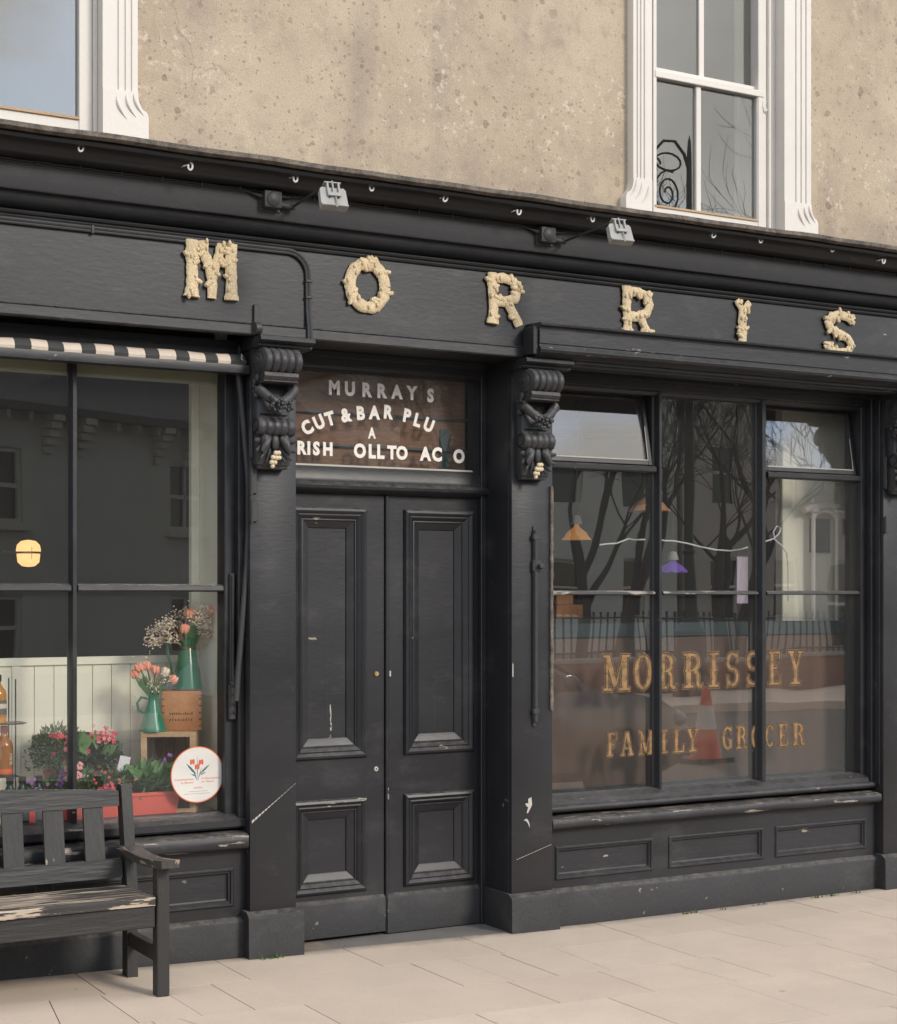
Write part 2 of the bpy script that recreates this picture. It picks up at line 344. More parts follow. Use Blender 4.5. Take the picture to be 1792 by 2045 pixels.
# ------------------------------------------------------------------ mesh helpers
class B:
    def __init__(s): s.bm = bmesh.new(); s.mi = 0
    def face(s, vs):
        try: f = s.bm.faces.new(vs)
        except ValueError: return None
        f.material_index = s.mi; f.smooth = True; return f
    def poly(s, pts): return s.face([s.bm.verts.new(p) for p in pts])
    def box(s, x0, x1, y0, y1, z0, z1, bev=.0, M=None, seg=1):
        vs = [s.bm.verts.new((x, y, z)) for x in (x0, x1) for y in (y0, y1) for z in (z0, z1)]
        fs = [s.face([vs[i] for i in q]) for q in ((0, 1, 3, 2), (4, 6, 7, 5), (0, 4, 5, 1), (2, 3, 7, 6), (0, 2, 6, 4), (1, 5, 7, 3))]
        if M is not None:
            for v in vs: v.co = M @ v.co
        if bev:
            es = list({e for f in fs for e in f.edges})
            r = bmesh.ops.bevel(s.bm, geom=es, offset=bev, segments=seg, affect='EDGES', profile=.5)
            for f in r['faces']: f.material_index = s.mi; f.smooth = True
        return s
    def prism(s, prof, x0, x1, seg=1, jit=.0, axis='x', seed=0, caps=True):
        """closed profile [(a,b)] swept along an axis; axis x: (y,z), axis y: (x,z), axis z: (x,y)"""
        rings = []
        for i in range(seg + 1):
            u = x0 + (x1 - x0) * i / seg
            d = jit * mnoise.noise(Vector((u * 3.1 + seed, seed * 1.7, 0))) if jit else 0
            ring = []
            for a, b in prof:
                p = {'x': (u, a, b + d), 'y': (a, u, b + d), 'z': (a + d, b, u)}[axis]
                ring.append(s.bm.verts.new(p))
            rings.append(ring)
        n = len(prof)
        for i in range(seg):
            for j in range(n):
                s.face([rings[i][j], rings[i][(j + 1) % n], rings[i + 1][(j + 1) % n], rings[i + 1][j]])
        if caps:
            s.face(rings[0][::-1]); s.face(rings[-1])
        return s
    def tube(s, pts, rad, n=8, cap=True, flat=None):
        pts = [Vector(p) for p in pts]; k = len(pts)
        rad = rad if isinstance(rad, (list, tuple)) else [rad] * k
        rings = []; up = None
        for i in range(k):
            d = (pts[min(i + 1, k - 1)] - pts[max(i - 1, 0)])
            d = d.normalized() if d.length > 1e-9 else Vector((0, 0, 1))
            if up is None:
                up = Vector((0, 0, 1)) if abs(d.z) < .9 else Vector((1, 0, 0))
            a = d.cross(up); a = a.normalized() if a.length > 1e-6 else Vector((1, 0, 0)); b = a.cross(d).normalized(); up = b
            ring = []
            for j in range(n):
                o = a * cos(2 * pi * j / n) * rad[i] + b * sin(2 * pi * j / n) * rad[i]
                if flat: o = Vector((o.x * flat[0], o.y * flat[1], o.z * flat[2]))
                ring.append(s.bm.verts.new(pts[i] + o))
            rings.append(ring)
        for i in range(k - 1):
            for j in range(n): s.face([rings[i][j], rings[i][(j + 1) % n], rings[i + 1][(j + 1) % n], rings[i + 1][j]])
        if cap: s.face(rings[0][::-1]); s.face(rings[-1])
        return s
    def lathe(s, prof, c=(0, 0, 0), n=24, axis='z', M=None, arc=(0, 2 * pi)):
        rings = []; c = Vector(c); full = abs(arc[1] - arc[0] - 2 * pi) < 1e-6; m = n if full else n + 1
        for r, h in prof:
            ring = []
            for j in range(m):
                t = arc[0] + (arc[1] - arc[0]) * j / n
                p = {'z': (r * cos(t), r * sin(t), h), 'y': (r * cos(t), h, r * sin(t)), 'x': (h, r * cos(t), r * sin(t))}[axis]
                p = Vector(p)
                if M is not None: p = M @ p
                ring.append(s.bm.verts.new(c + p))
            rings.append(ring)
        for i in range(len(prof) - 1):
            for j in range(n if full else n):
                a, b = j, (j + 1) % m
                s.face([rings[i][a], rings[i][b], rings[i + 1][b], rings[i + 1][a]])
        return s
    def ball(s, c, r, sub=1, sc=(1, 1, 1), M=None):
        g = bmesh.ops.create_icosphere(s.bm, subdivisions=sub, radius=r)
        for v in g['verts']:
            v.co = Vector((v.co.x * sc[0], v.co.y * sc[1], v.co.z * sc[2]))
            if M is not None: v.co = M @ v.co
            v.co += Vector(c)
        for f in {f for v in g['verts'] for f in v.link_faces}: f.material_index = s.mi; f.smooth = True
        return s
    def plate(s, x0, x1, z0, z1, y, holes, back=None):
        """a flat sheet facing -Y with rectangular holes"""
        xs = sorted({x0, x1, *[h[0] for h in holes], *[h[1] for h in holes]}); zs = sorted({z0, z1, *[h[2] for h in holes], *[h[3] for h in holes]})
        V = {}
        def gv(i, j):
            if (i, j) not in V: V[i, j] = s.bm.verts.new((xs[i], y, zs[j]))
            return V[i, j]
        for i in range(len(xs) - 1):
            for j in range(len(zs) - 1):
                mx_, mz = (xs[i] + xs[i + 1]) / 2, (zs[j] + zs[j + 1]) / 2
                if any(h[0] < mx_ < h[1] and h[2] < mz < h[3] for h in holes): continue
                s.face([gv(i, j), gv(i + 1, j), gv(i + 1, j + 1), gv(i, j + 1)])
        if back is not None:
            def side(a, b, c, d): s.poly([a, b, c, d])
            for (a0, a1, b0, b1) in [(x0, x1, z0, z1)] + list(holes):
                side((a0, y, b0), (a0, back, b0), (a0, back, b1), (a0, y, b1)); side((a1, y, b0), (a1, back, b0), (a1, back, b1), (a1, y, b1))
                side((a0, y, b0), (a1, y, b0), (a1, back, b0), (a0, back, b0)); side((a0, y, b1), (a1, y, b1), (a1, back, b1), (a0, back, b1))
        return s
    def frame(s, x0, x1, z0, z1, prof, cap=True):
        """mitred picture frame moulding: prof = [(inset, y)]; the last loop is closed with a panel"""
        loops = []
        for d, y in prof:
            loops.append([s.bm.verts.new(p) for p in ((x0 + d, y, z0 + d), (x1 - d, y, z0 + d), (x1 - d, y, z1 - d), (x0 + d, y, z1 - d))])
        for a, b in zip(loops, loops[1:]):
            for j in range(4): s.face([a[j], a[(j + 1) % 4], b[(j + 1) % 4], b[j]])
        if cap: s.face(loops[-1])
        return s

def obj(name, b, mats, parent=None, kind=None, label=None, cat=None, group=None, angle=32, loc=None, merge=False, recalc=True):
    me = bpy.data.meshes.new(name)
    if recalc: bmesh.ops.recalc_face_normals(b.bm, faces=b.bm.faces)
    b.bm.to_mesh(me); b.bm.free()
    for m in (mats if isinstance(mats, (list, tuple)) else [mats]): me.materials.append(MATS[m])
    if len(me.polygons): me.set_sharp_from_angle(angle=R(angle))
    o = bpy.data.objects.new(name, me); COL.objects.link(o)
    if parent is not None: o.parent = parent
    if loc is not None: o.location = loc
    tag(o, label, cat, group, kind); return o
def tag(o, label=None, cat=None, group=None, kind=None):
    if label: o['label'] = label
    if cat: o['category'] = cat
    if group: o['group'] = group
    if kind: o['kind'] = kind
    return o
def thing(name, label, cat, loc=(0, 0, 0), rz=0.0, group=None):
    o = bpy.data.objects.new(name, None); COL.objects.link(o); o.location = loc; o.rotation_euler = (0, 0, rz)
    o.empty_display_size = .1
    return tag(o, label, cat, group)

def text_into(b, txt, x, z, h, y=0.0, width=None, bold=.0, rot=0.0, depth=.0, align='LEFT', sx=1.0):
    """built-in font outlines turned into faces facing -Y; h = cap height"""
    cu = bpy.data.curves.new('t', 'FONT'); cu.body = txt; cu.size = 1.0; cu.offset = bold; cu.align_x = align
    cu.extrude = depth; cu.resolution_u = 3
    o = bpy.data.objects.new('t', cu); COL.objects.link(o)
    bpy.context.view_layer.update()
    me = bpy.data.meshes.new_from_object(o.evaluated_get(bpy.context.evaluated_depsgraph_get()))
    bpy.data.objects.remove(o); bpy.data.curves.remove(cu)
    k = h / .729
    xs = [v.co.x for v in me.vertices] or [0, 1]
    w0 = max(xs) - min(xs); off = min(xs) if width else 0
    kx = (width / w0) if width else k * sx
    M = Matrix.Rotation(rot, 3, 'Y')
    vs = []
    for v in me.vertices:
        p = M @ Vector(((v.co.x - off) * kx, -v.co.z, v.co.y * k)); vs.append(b.bm.verts.new((x + p.x, y + p.y, z + p.z)))
    for p in me.polygons: b.face([vs[i] for i in p.vertices])
    bpy.data.meshes.remove(me)

# ================================================================== the setting: ground
def lift(x): return .022 * max(0.0, min(5.0, .8 - x))
X0, X1 = -9.0, 11.0
def pave():
    rnd = random.Random(4)
    base = B(); slabs = B(); rows = []
    y = -2.62
    ys = []
    dep = [.40, .46, .40, .60, .40, .46]
    y = .02; i = 0
    while y > -2.35:
        d = dep[i % 6]; ys.append((max(-2.38, y - d), y)); y -= d; i += 1
    lay = slabs.bm.faces.layers.float.new('slab')
    g = .0023
    for ri, (ya, yb) in enumerate(ys):
        x = X0 + rnd.random() * .5
        while x < X1:
            w = rnd.choice((.45, .6, .6, .75, .9))
            quads = [[(x + g, ya + g), (x + w - g, ya + g), (x + w - g, yb - g), (x + g, yb - g)]]
            if rnd.random() < .2:                                   # a cracked slab
                a = x + w * rnd.uniform(.3, .7); c = a + rnd.uniform(-.12, .12)
                quads = [[(x + g, ya + g), (a - .002, ya + g), (c - .002, yb - g), (x + g, yb - g)], [(a + .002, ya + g), (x + w - g, ya + g), (x + w - g, yb - g), (c + .002, yb - g)]]
            for q in quads:
                t = rnd.uniform(-.0006, .0006)
                top = [slabs.bm.verts.new((px, py, lift(px) + t)) for px, py in q]
                bot = [slabs.bm.verts.new((px, py, lift(px) - .012)) for px, py in q]
                f = slabs.face(top); f[lay] = rnd.random()
                for k in range(4): slabs.face([bot[k], bot[(k + 1) % 4], top[(k + 1) % 4], top[k]])
            x += w
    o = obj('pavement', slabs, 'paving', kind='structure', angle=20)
    for a, b_ in ((X0, .8), (.8, X1)):
        base.poly([(a, -2.4, lift(a) - .0028), (b_, -2.4, lift(b_) - .0028), (b_, .35, lift(b_) - .0028), (a, .35, lift(a) - .0028)])
    obj('pavement', base, 'joint_dirt', kind='structure')
    k = B(); 
    for a, b_ in ((X0, .8), (.8, X1)):
        vs = []
        for x in (a, b_):
            z = lift(x); vs.append([k.bm.verts.new(p) for p in ((x, -2.55, z - .4), (x, -2.55, z - .02), (x, -2.53, z), (x, -2.4, z), (x, -2.4, z - .4))])
        for j in range(5): k.face([vs[0][j], vs[0][(j + 1) % 5], vs[1][(j + 1) % 5], vs[1][j]])
    obj('kerb', k, 'kerb_stone', kind='structure')
    r = B(); r.poly([(-60, -11.5, -.12), (80, -11.5, -.12), (80, -2.55, -.12), (-60, -2.55, -.12)]); obj('road', r, 'asphalt', kind='structure')
    f = B(); f.box(-60, 80, -14.0, -11.5, -.5, .0); obj('far_pavement', f, 'paving', kind='structure')
    gr = B(); gr.poly([(-250, -250, -.16), (250, -250, -.16), (250, 250, -.16), (-250, 250, -.16)]); obj('ground', gr, 'ground_grey', kind='structure')
    y_ = B(); y_.poly([(-60, -60, -.02), (80, -60, -.02), (80, -14.0, -.02), (-60, -14.0, -.02)]); obj('ground', y_, 'forecourt_grey', kind='structure')
pave()


# ================================================================== the pub
pub = thing('pub_building', 'black painted pub shopfront with a double door, under a weathered tan rendered wall', 'building')

# ---- upper wall, with holes for the two sash windows
WY = .10
RW = (1.36, 2.255, 3.30, 6.3)        # opening of the right-hand sash window
LW = (-2.40, -1.395, 3.30, 6.3)
w = B(); w.plate(-5.2, 6.4, 3.2, 7.4, WY, [RW, LW], back=.42)
w.box(-5.2, -5.0, .42, 6.0, 0, 7.4); w.box(6.2, 6.4, .42, 6.0, 0, 7.4); w.box(-5.2, 6.4, 6.0, 6.2, 0, 7.4); w.box(-5.2, 6.4, .42, 6.0, 7.2, 7.4)
obj('rendered_wall', w, 'plaster', pub)
r = B()
r.box(-5.0, 6.2, .5, 6.0, 2.86, 3.0)            # floor between the storeys
obj('upper_floor', r, 'ceiling_white', pub)
ru = B()
ru.box(-5.0, 6.2, 3.6, 3.65, 3.0, 7.2); obj('upstairs_partition', ru, 'room_grey', pub)
th = B(); th.box(-.60, .56, -.0, .37, -.05, .010, .004); obj('threshold', th, 'threshold_stone', pub)
r = B(); r.box(-5.0, 6.2, .375, 6.0, -.05, .02); obj('room_floor', r, 'room_floor', pub)
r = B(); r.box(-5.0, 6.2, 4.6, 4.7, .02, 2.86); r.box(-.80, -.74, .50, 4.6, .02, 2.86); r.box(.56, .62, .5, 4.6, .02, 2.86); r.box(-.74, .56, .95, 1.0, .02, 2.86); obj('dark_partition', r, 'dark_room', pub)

# ---- cornice: lead capped lip, hollow black roll
c = B()
c.prism([(-.285, 3.36), (-.30, 3.368), (-.302, 3.386), (-.27, 3.392), (.10, 3.43), (.10, 3.40)], -5.2, 6.4, 160, .006, seed=3)
lip = obj('cornice_lip', c, 'lip_lead', pub, angle=40)
c = B()
prof = [(.10, 3.398), (-.262, 3.366), (-.268, 3.352)]
for i in range(0, 13):                            # hollow of the roll seen from below
    a = pi * (.10 + .80 * i / 12); prof.append((-.20 + .07 * cos(pi * .5 + a * .55) - .0, 3.335 - .052 * (i / 12) + .0))
prof = [(.10, 3.398), (-.262, 3.366), (-.270, 3.350), (-.262, 3.340), (-.235, 3.336), (-.218, 3.328), (-.206, 3.316), (-.20, 3.304), (-.192, 3.297), (-.168, 3.294), (-.130, 3.293), (.10, 3.293)]
c.prism(prof, -5.2, 6.4, 80, .003, seed=9)
obj('cornice', c, 'roll_black', pub, angle=40)
c = B(); c.prism([(.10, 3.292), (-.122, 3.292), (-.122, 3.180), (-.118, 3.173), (-.09, 3.172), (.10, 3.172)], -5.2, 6.4, 60, .0015, seed=5)
obj('frieze', c, 'frieze_paint', pub)
c = B()
prof = [(.10, 3.171), (-.100, 3.171)]
for i in range(9):
    a = i / 8 * pi / 2; prof.append((-.030 - .062 * cos(a), 3.168 - .058 * sin(a)))
prof += [(-.062, 3.106), (-.066, 3.102), (-.098, 3.098), (-.102, 3.092), (-.098, 3.085), (-.088, 3.082), (-.092, 3.074), (-.088, 3.066), (-.0785, 3.064), (.10, 3.064)]
c.prism(prof, -5.2, 6.4, 40, .001, seed=7)
obj('cove_moulding', c, 'roll_black', pub, angle=40)
c = B(); c.prism([(-.05, 3.063), (-.078, 3.063), (-.080, 2.737), (-.084, 2.733), (-.081, 2.729), (-.091, 2.7255), (-.092, 2.690), (-.088, 2.684), (-.05, 2.684)], -5.2, 6.4, 60, .0012, seed=11)
for q in ((-5.2, -3.078), (-.778, .5365), (.7655, 6.4)): c.box(*q, -.0497, .30, 2.6845, 2.70)
c.box(-3.078, -.778, .26, .30, 2.6845, 3.06)
obj('fascia', c, 'black_paint', pub)

# ---- pilasters, their plinths and carved corbels
def corbel(px0, px1, zoff, xo, parent):
    """carved console: ribbed upper scroll, tray, swag with flowers, ribbed lower scroll, leaf and gold grapes"""
    cx = (px0 + px1) / 2 + xo; rnd = random.Random(int(px0 * 100))
    b = B(); H = .098
    def scroll(cy, cz, rr, half, ribs, a0, a1, lobe=.14):
        n = 44; rings = []
        for i in range(n + 1):
            x = -half + 2 * half * i / n
            ph = (i / n * ribs) % 1.0 if i < n else 1.0
            k = rr * (1 - lobe * (2 * abs(ph - .5)) ** 4)
            rings.append([b.bm.verts.new((cx + x, cy - k * cos(a0 + (a1 - a0) * j / 14), cz + k * sin(a0 + (a1 - a0) * j / 14))) for j in range(15)])
        for i in range(n):
            for j in range(14): b.face([rings[i][j], rings[i + 1][j], rings[i + 1][j + 1], rings[i][j + 1]])
        for rg in (rings[0], rings[-1]): b.face(rg)
    scroll(-.095, 2.535 + zoff, .088, H, 5, R(-70), R(140))
    b.box(cx - H, cx + H, -.10, .0, 2.45 + zoff, 2.63 + zoff)                      # block behind the scroll
    for s in (-1, 1):                                                              # volutes on the sides
        for rr, dx in ((.075, .006), (.05, .012), (.024, .018)):
            b.lathe([(0, s * dx), (rr * .9, s * dx), (rr, s * (dx - .005)), (rr, 0)], (cx + s * H, -.095, 2.535 + zoff), 16, 'x')
        for k in range(6):
            b.ball((cx + s * (H + .004), -.05 - rnd.random() * .05, 2.45 - k * .013 + zoff), .011 + rnd.random() * .006, 1)
    b.prism([(-.0, 2.462 + zoff), (-.150, 2.462 + zoff), (-.156, 2.452 + zoff), (-.142, 2.442 + zoff), (-.148, 2.437 + zoff), (-.13, 2.432 + zoff), (0, 2.432 + zoff)], cx - H + .004, cx + H - .012)
    b.box(cx - .088, cx + .088, -.06, .0, 2.13 + zoff, 2.45 + zoff, .004)
    # swag
    pts, rad = [], []
    for i in range(15):
        t = i / 14; pts.append((cx - .098 + .196 * t, -.085 - .035 * sin(pi * t), 2.415 - .062 * sin(pi * t) + zoff)); rad.append(.028 - .008 * sin(pi * t) + rnd.uniform(-.003, .003))
    b.tube(pts, rad, 10)
    for k in range(26):
        t = rnd.uniform(.22, .78); b.ball((cx - .098 + .196 * t, -.135 + rnd.uniform(-.01, .02), 2.405 - .07 * sin(pi * t) - rnd.uniform(-.014, .03) + zoff), rnd.uniform(.006, .013), 1)
    for k in range(7):
        a = k * 2 * pi / 7; b.ball((cx + .016 * cos(a), -.142, 2.345 + .016 * sin(a) + zoff), .009, 1)
    b.ball((cx, -.15, 2.345 + zoff), .010, 1)
    # little stepped plates
    b.box(cx - .075, cx - .012, -.072, -.05, 2.308 + zoff, 2.316 + zoff, .002); b.box(cx + .012, cx + .07, -.072, -.05, 2.306 + zoff, 2.314 + zoff, .002)
    b.box(cx - .078, cx + .062, -.078, -.05, 2.288 + zoff, 2.297 + zoff, .002)
    scroll(-.062, 2.252 + zoff, .045, .094, 5, R(-90), R(130), .16)
    for s in (-1, 1):
        b.lathe([(0, s * .008), (.022, s * .008), (.022, 0)], (cx + s * .094, -.062, 2.252 + zoff), 14, 'x'); b.lathe([(.036, s * .004), (.042, 0), (.042, s * -.01)], (cx + s * .094, -.062, 2.252 + zoff), 16, 'x')
    # acanthus leaf: fans of curled lobes
    for s in (-1, 1):
        for k, (a, ln) in enumerate(((10, .098), (28, .108), (46, .112), (64, .108), (82, .096))):
            pts, rad = [], []
            for i in range(7):
                t = i / 6; an = R(a) + t * R(16)
                pts.append((cx + s * (.006 + ln * t * sin(an)), -.068 + .014 * sin(pi * t) - .016 * t * t, 2.212 - ln * t * cos(an) * .86 + zoff)); rad.append(.004 + .0075 * sin(pi * min(1, t * .9 + .12)))
            b.tube(pts, rad, 7)
        b.tube([(cx + s * .03, -.075, 2.205 + zoff), (cx + s * .055, -.09, 2.185 + zoff), (cx + s * .075, -.085, 2.165 + zoff)], [.012, .018, .01], 8)
        b.ball((cx + s * .052, -.07, 2.198 + zoff), .026, 2)
    b.ball((cx, -.075, 2.192 + zoff), .022, 2, (1, .6, 1.2))
    b.box(cx - .08, cx + .08, -.05, 0, 2.12 + zoff, 2.19 + zoff, .004)
    KZ = ((2.0, 2.0), (2.10, 2.105), (2.12, 2.125), (2.205, 2.258), (2.252, 2.302), (2.30, 2.348), (2.345, 2.395), (2.44, 2.490), (2.462, 2.525), (2.535, 2.577), (2.62, 2.632), (2.8, 2.8))
    for v in b.bm.verts:                              # fine proportions of the carving
        v.co.x = cx + (v.co.x - cx) * .87
        for (a0_, b0_), (a1_, b1_) in zip(KZ, KZ[1:]):
            if a0_ <= v.co.z < a1_: v.co.z = b0_ + (v.co.z - a0_) * (b1_ - b0_) / (a1_ - a0_); break
    o = obj('corbel', b, 'corbel_paint', parent, angle=50)
    g = B(); zz = 2.190 + zoff
    for k, (dx, dz, r_) in enumerate(((.004, 0, .0105), (.019, .001, .0105), (-.006, -.019, .011), (.010, -.020, .0115), (.024, -.019, .0105), (-.010, -.039, .011), (.006, -.039, .0105), (-.004, -.056, .010))):
        g.ball((cx + dx - .012, -.098 + .002 * k, zz + dz), r_, 2)
    obj('grapes', g, 'cream', parent)
    return o
for px0, px1, b0, b1, zb, xo, sub in ((-.778, -.562, -.796, -.539, .232, -.023, True), (.537, .765, .519, .785, .188, -.018, True), (2.89, 3.118, 2.872, 3.138, .186, -.018, True), (-3.30, -3.08, -3.32, -3.06, .25, -.02, True)):
    b = B(); b.box(px0, px1, 0, .30, zb - .02, 2.684, .004, seg=2)
    p = obj('pilaster', b, 'black_paint', pub)
    lo = lift((px0 + px1) / 2) - .02
    b = B(); b.prism([(.30, lo), (-.036, lo), (-.033, zb - .028), (-.028, zb - .016), (-.002, zb), (.30, zb)], b0, b1)
    obj('plinth', b, 'plinth_paint', p)
    corbel(px0, px1, 0.0, xo, p)
    b = B()                                       # capital shelf under the fascia
    b.prism([(.06, 2.634), (-.115, 2.634), (-.122, 2.640), (-.122, 2.648), (-.150, 2.654), (-.157, 2.660), (-.157, 2.672), (-.152, 2.678), (-.092, 2.679), (.06, 2.679)], px0 - .015, px1 + .02)
    obj('capital_shelf', b, 'black_paint', p)
# worn scars on the pilasters: long scratches and torn paper
def scar(b, pts, y):
    b.poly([(x, y, z) for x, z in pts])
b = B()
a0, a1 = A(503, 1642), A(592, 1563)
n = 14
for i in range(n):
    t0, t1 = i / n, (i + .8) / n; wdt = .0055 * (1 - t0) ** 2.2 + .0008
    p0, p1 = a0.lerp(a1, t0), a0.lerp(a1, t1); scar(b, [(p0.x, p0.z - wdt), (p1.x, p1.z - wdt * .8), (p1.x, p1.z + wdt * .8), (p0.x, p0.z + wdt)], -.0015)
obj('paint_scar', b, 'trim_pale', pub); b = B()
for (x, y, s_) in ((1057, 1610, 1.0),):
    q = [(-.006, .034), (.012, .042), (.016, .006), (.006, -.012), (-.008, -.034), (-.014, -.030), (-.006, -.006), (-.018, .004), (-.022, .014), (-.004, .014)]
    c_ = A(x, y); scar(b, [(c_.x + dx * s_, c_.z + dz * s_) for dx, dz in q], -.0015)
c_ = A(1053, 1645); q = [(-.02, .016), (-.006, .024), (.004, .018), (.012, 0), (.014, -.022), (.010, -.012), (.002, .004), (-.008, .014)]
scar(b, [(c_.x + dx, c_.z + dz) for dx, dz in q], -.0015)
obj('paint_scar', b, 'trim_pale', pub); b = B()
a0, a1 = A(1032, 1717), A(1102, 1686)
for i in range(16):
    t0, t1 = i / 16, (i + .75) / 16; p0, p1 = a0.lerp(a1, t0), a0.lerp(a1, t1); wd = .0011
    scar(b, [(p0.x, p0.z - wd), (p1.x, p1.z - wd), (p1.x, p1.z + wd), (p0.x, p0.z + wd)], -.0015)
obj('paint_scar', b, 'trim_pale', pub); b = B()
scar(b, [(.540, 1.205), (.546, 1.20), (.546, 1.262), (.541, 1.268)], -.0015)
obj('paint_scar', b, 'trim_pale', pub)

# ---- entrance: frame, transom light, two door leaves
b = B()
b.box(.530, .5365, .02, .36, .01, 2.683)                                       # right reveal lining
b.box(.500, .530, .215, .245, .01, 2.683, .003); b.box(-.595, -.535, .215, .36, .01, 2.683)
b.prism([(.36, 2.615), (.235, 2.615), (.225, 2.625), (.20, 2.630), (.20, 2.655), (.15, 2.66), (.15, 2.682), (.36, 2.682)], -.535, .500)
b.prism([(.34, 2.048), (.232, 2.048), (.20, 2.062), (.192, 2.070), (.190, 2.082), (.205, 2.090), (.218, 2.100), (.228, 2.118), (.228, 2.160), (.34, 2.168)], -.56, .545)
obj('door_frame', b, 'black_paint', pub)
tw = B()
tw.plate(-.53, .5295, 2.160, 2.614, .238, [(-.50, .470, 2.172, 2.606)], back=.29)
tr = obj('transom_window', tw, 'black_paint', pub)
b = B(); b.box(-.515, .485, .262, .266, 2.165, 2.612); obj('pane', b, 'shop_glass', tr)
b = B(); b.prism([(.258, 2.172), (.258, 2.181), (.250, 2.181), (.244, 2.172)], -.50, .470); obj('putty_line', b, 'trim_pale', tr)
t = B()
def row(txt, xs, z, h, y=.2600, bold=.052, rots=None, zs=None, sx=.88):
    for i, ch in enumerate(txt):
        if ch == ' ': continue
        text_into(t, ch, xs[i], zs[i] if zs else z, h, y, bold=bold, rot=rots[i] if rots else 0, sx=sx, align='CENTER')
def AX(v, y=800, Y=.26): return A(v, y, Y).x
def put(): 
    global t
    obj('lettering_line', t, 'lettering_white', tr); t = B()
row('MURRAY', [AX(v) for v in (668, 699, 732, 762, 793, 823)], 2.505, .062); put()
row('S', [AX(860)], 2.500, .060); put()
zc = lambda x, y: A(x, y, .26).z
# the arched line: CUT & BAR PLU, centre points measured one letter at a time
for ch, x, y, a in (('C', 613, 853, -34), ('U', 637, 842, -26), ('T', 659, 835, -18), ('&', 690, 828, -12), ('B', 720, 824, -4), ('A', 748, 823, 0), ('R', 775, 822, 4), ('P', 813, 829, 10), ('L', 834, 838, 15), ('U', 857, 848, 22)):
    p = A(x, y, .26); h = .060; a = R(a)
    if ch in '&P' or (ch, x) == ('B', 720): put()
    text_into(t, ch, p.x - sin(a) * h / 2, p.z - cos(a) * h / 2, h, .26, bold=.052, rot=a, sx=.88, align='CENTER')
put()
p = A(743, 864, .26); text_into(t, 'A', p.x, p.z - .025, .050, .26, bold=.04, sx=.74, align='CENTER')
put()
row('IRISH', [AX(v, 895) for v in (583, 602, 617, 632, 655)], 2.225, .058); put()
row('OLL', [AX(v, 900) for v in (719, 743, 760)], 2.222, .062); put(); row('TO', [AX(v, 900) for v in (783, 803)], 2.222, .060); put()
row('AC', [AX(v, 905) for v in (850, 873)], 2.222, .062); put(); row('O', [AX(917, 910)], 2.218, .062)
put()
b = B(); b.box(-.50, .475, .33, .335, 2.15, 2.64); obj('woven_backing', b, 'weave', tr)
b = B(); b.box(-.52, .50, .31, .318, 2.272, 2.282); b.box(-.52, .50, .31, .318, 2.422, 2.432); b.box(.335, .385, .322, .328, 2.15, 2.38); obj('backing_rails', b, 'screen_teal', tr)

def door(sx_, parent):
    m = (lambda a, b_: (a, b_)) if sx_ > 0 else (lambda a, b_: (-b_, -a))
    lx0, lx1 = m(.005, .529)
    pan = [m(.097, .474)]
    px0, px1 = pan[0]
    b = B(); z0 = .026 if sx_ < 0 else .014
    b.plate(lx0, lx1, z0, 2.047, .25, [(px0, px1, .838, 1.985), (px0, px1, .223, .655)], back=.295)
    d = obj('door', b, 'black_paint', parent)
    prof = [(0, .2505), (.0, .243), (.006, .232), (.016, .228), (.024, .233), (.030, .2395), (.036, .236), (.044, .242), (.052, .251), (.058, .250), (.061, .256), (.066, .258), (.092, .270), (.094, .276)]
    for za, zb in ((.838, 1.985), (.223, .655)):
        b = B(); b.frame(px0, px1, za, zb, prof); obj('panel', b, 'black_paint', d, angle=22)
    b = B(); b.prism([(.251, z0 + .002), (.232, z0 + .002), (.232, .180), (.236, .187), (.251, .199)], lx0 + .001, lx1 - .001); obj('kick_board', b, 'plinth_paint', d)
    return d
dl = door(-1, pub); dr = door(1, pub)
b = B(); b.prism([(-.0005, .262), (-.0005, .240), (.004, .236), (.010, .236), (.014, .240), (.014, .251), (.0052, .252)][:], .016, 2.045, axis='z'); obj('meeting_bead', b, 'black_paint', dr)
b = B(); b.lathe([(0, -.008), (.0095, -.008), (.0125, -.004), (.0125, 0)], (-.045, .25, 1.220), 16, 'y'); obj('lock_cylinder', b, 'brass', dl)
b = B(); b.lathe([(.004, -.004), (.010, -.004), (.0115, 0)], (-.046, .25, .780), 16, 'y'); k_ = obj('keyhole_plate', b, 'trim_pale', dl)
b = B(); b.box(.0165, .024, .234, .2495, 1.207, 1.233, .001); obj('strike_plate', b, 'trim_pale', dr)
# chipped spots on the left leaf
rnd = random.Random(2)
for (x, z, wx, wz, k) in ((-.268, .955, .006, .035, 5), (-.268, 1.02, .003, .05, 3), (-.130, .647, .022, .006, 6), (-.24, .640, .06, .003, 5), (-.30, .628, .015, .004, 2), (.012, .655, .003, .03, 4)):
    b = B()
    for i in range(k):
        cx_, cz_ = x + rnd.uniform(-wx, wx), z + rnd.uniform(-wz, wz); y = .2755 if wz > wx else .2275
        if x > 0: y = .2355
        ra = [(rnd.uniform(.3, 1) * wx * .7 + .001, a * pi / 4) for a in range(8)]
        scar(b, [(cx_ + r_ * cos(a), cz_ + r_ * sin(a) * wz / wx * .6) for r_, a in ra], y)
    obj('paint_speck', b, 'trim_pale', dr if x > 0 else dl)
# fine split lines in the upper door panels
for x, z0_, z1_ in ((-.283, .93, 1.86), (.278, .95, 1.15)):
    z = z0_; b = B()
    while z < z1_:
        l = rnd.uniform(.02, .09); scar(b, [(x - .0012, z), (x + .0012, z), (x + .0014 + rnd.uniform(-.001, .001), z + l), (x - .0006, z + l)], .2752); z += l
    obj('panel_crack', b, 'cable_black', dr if x > 0 else dl)

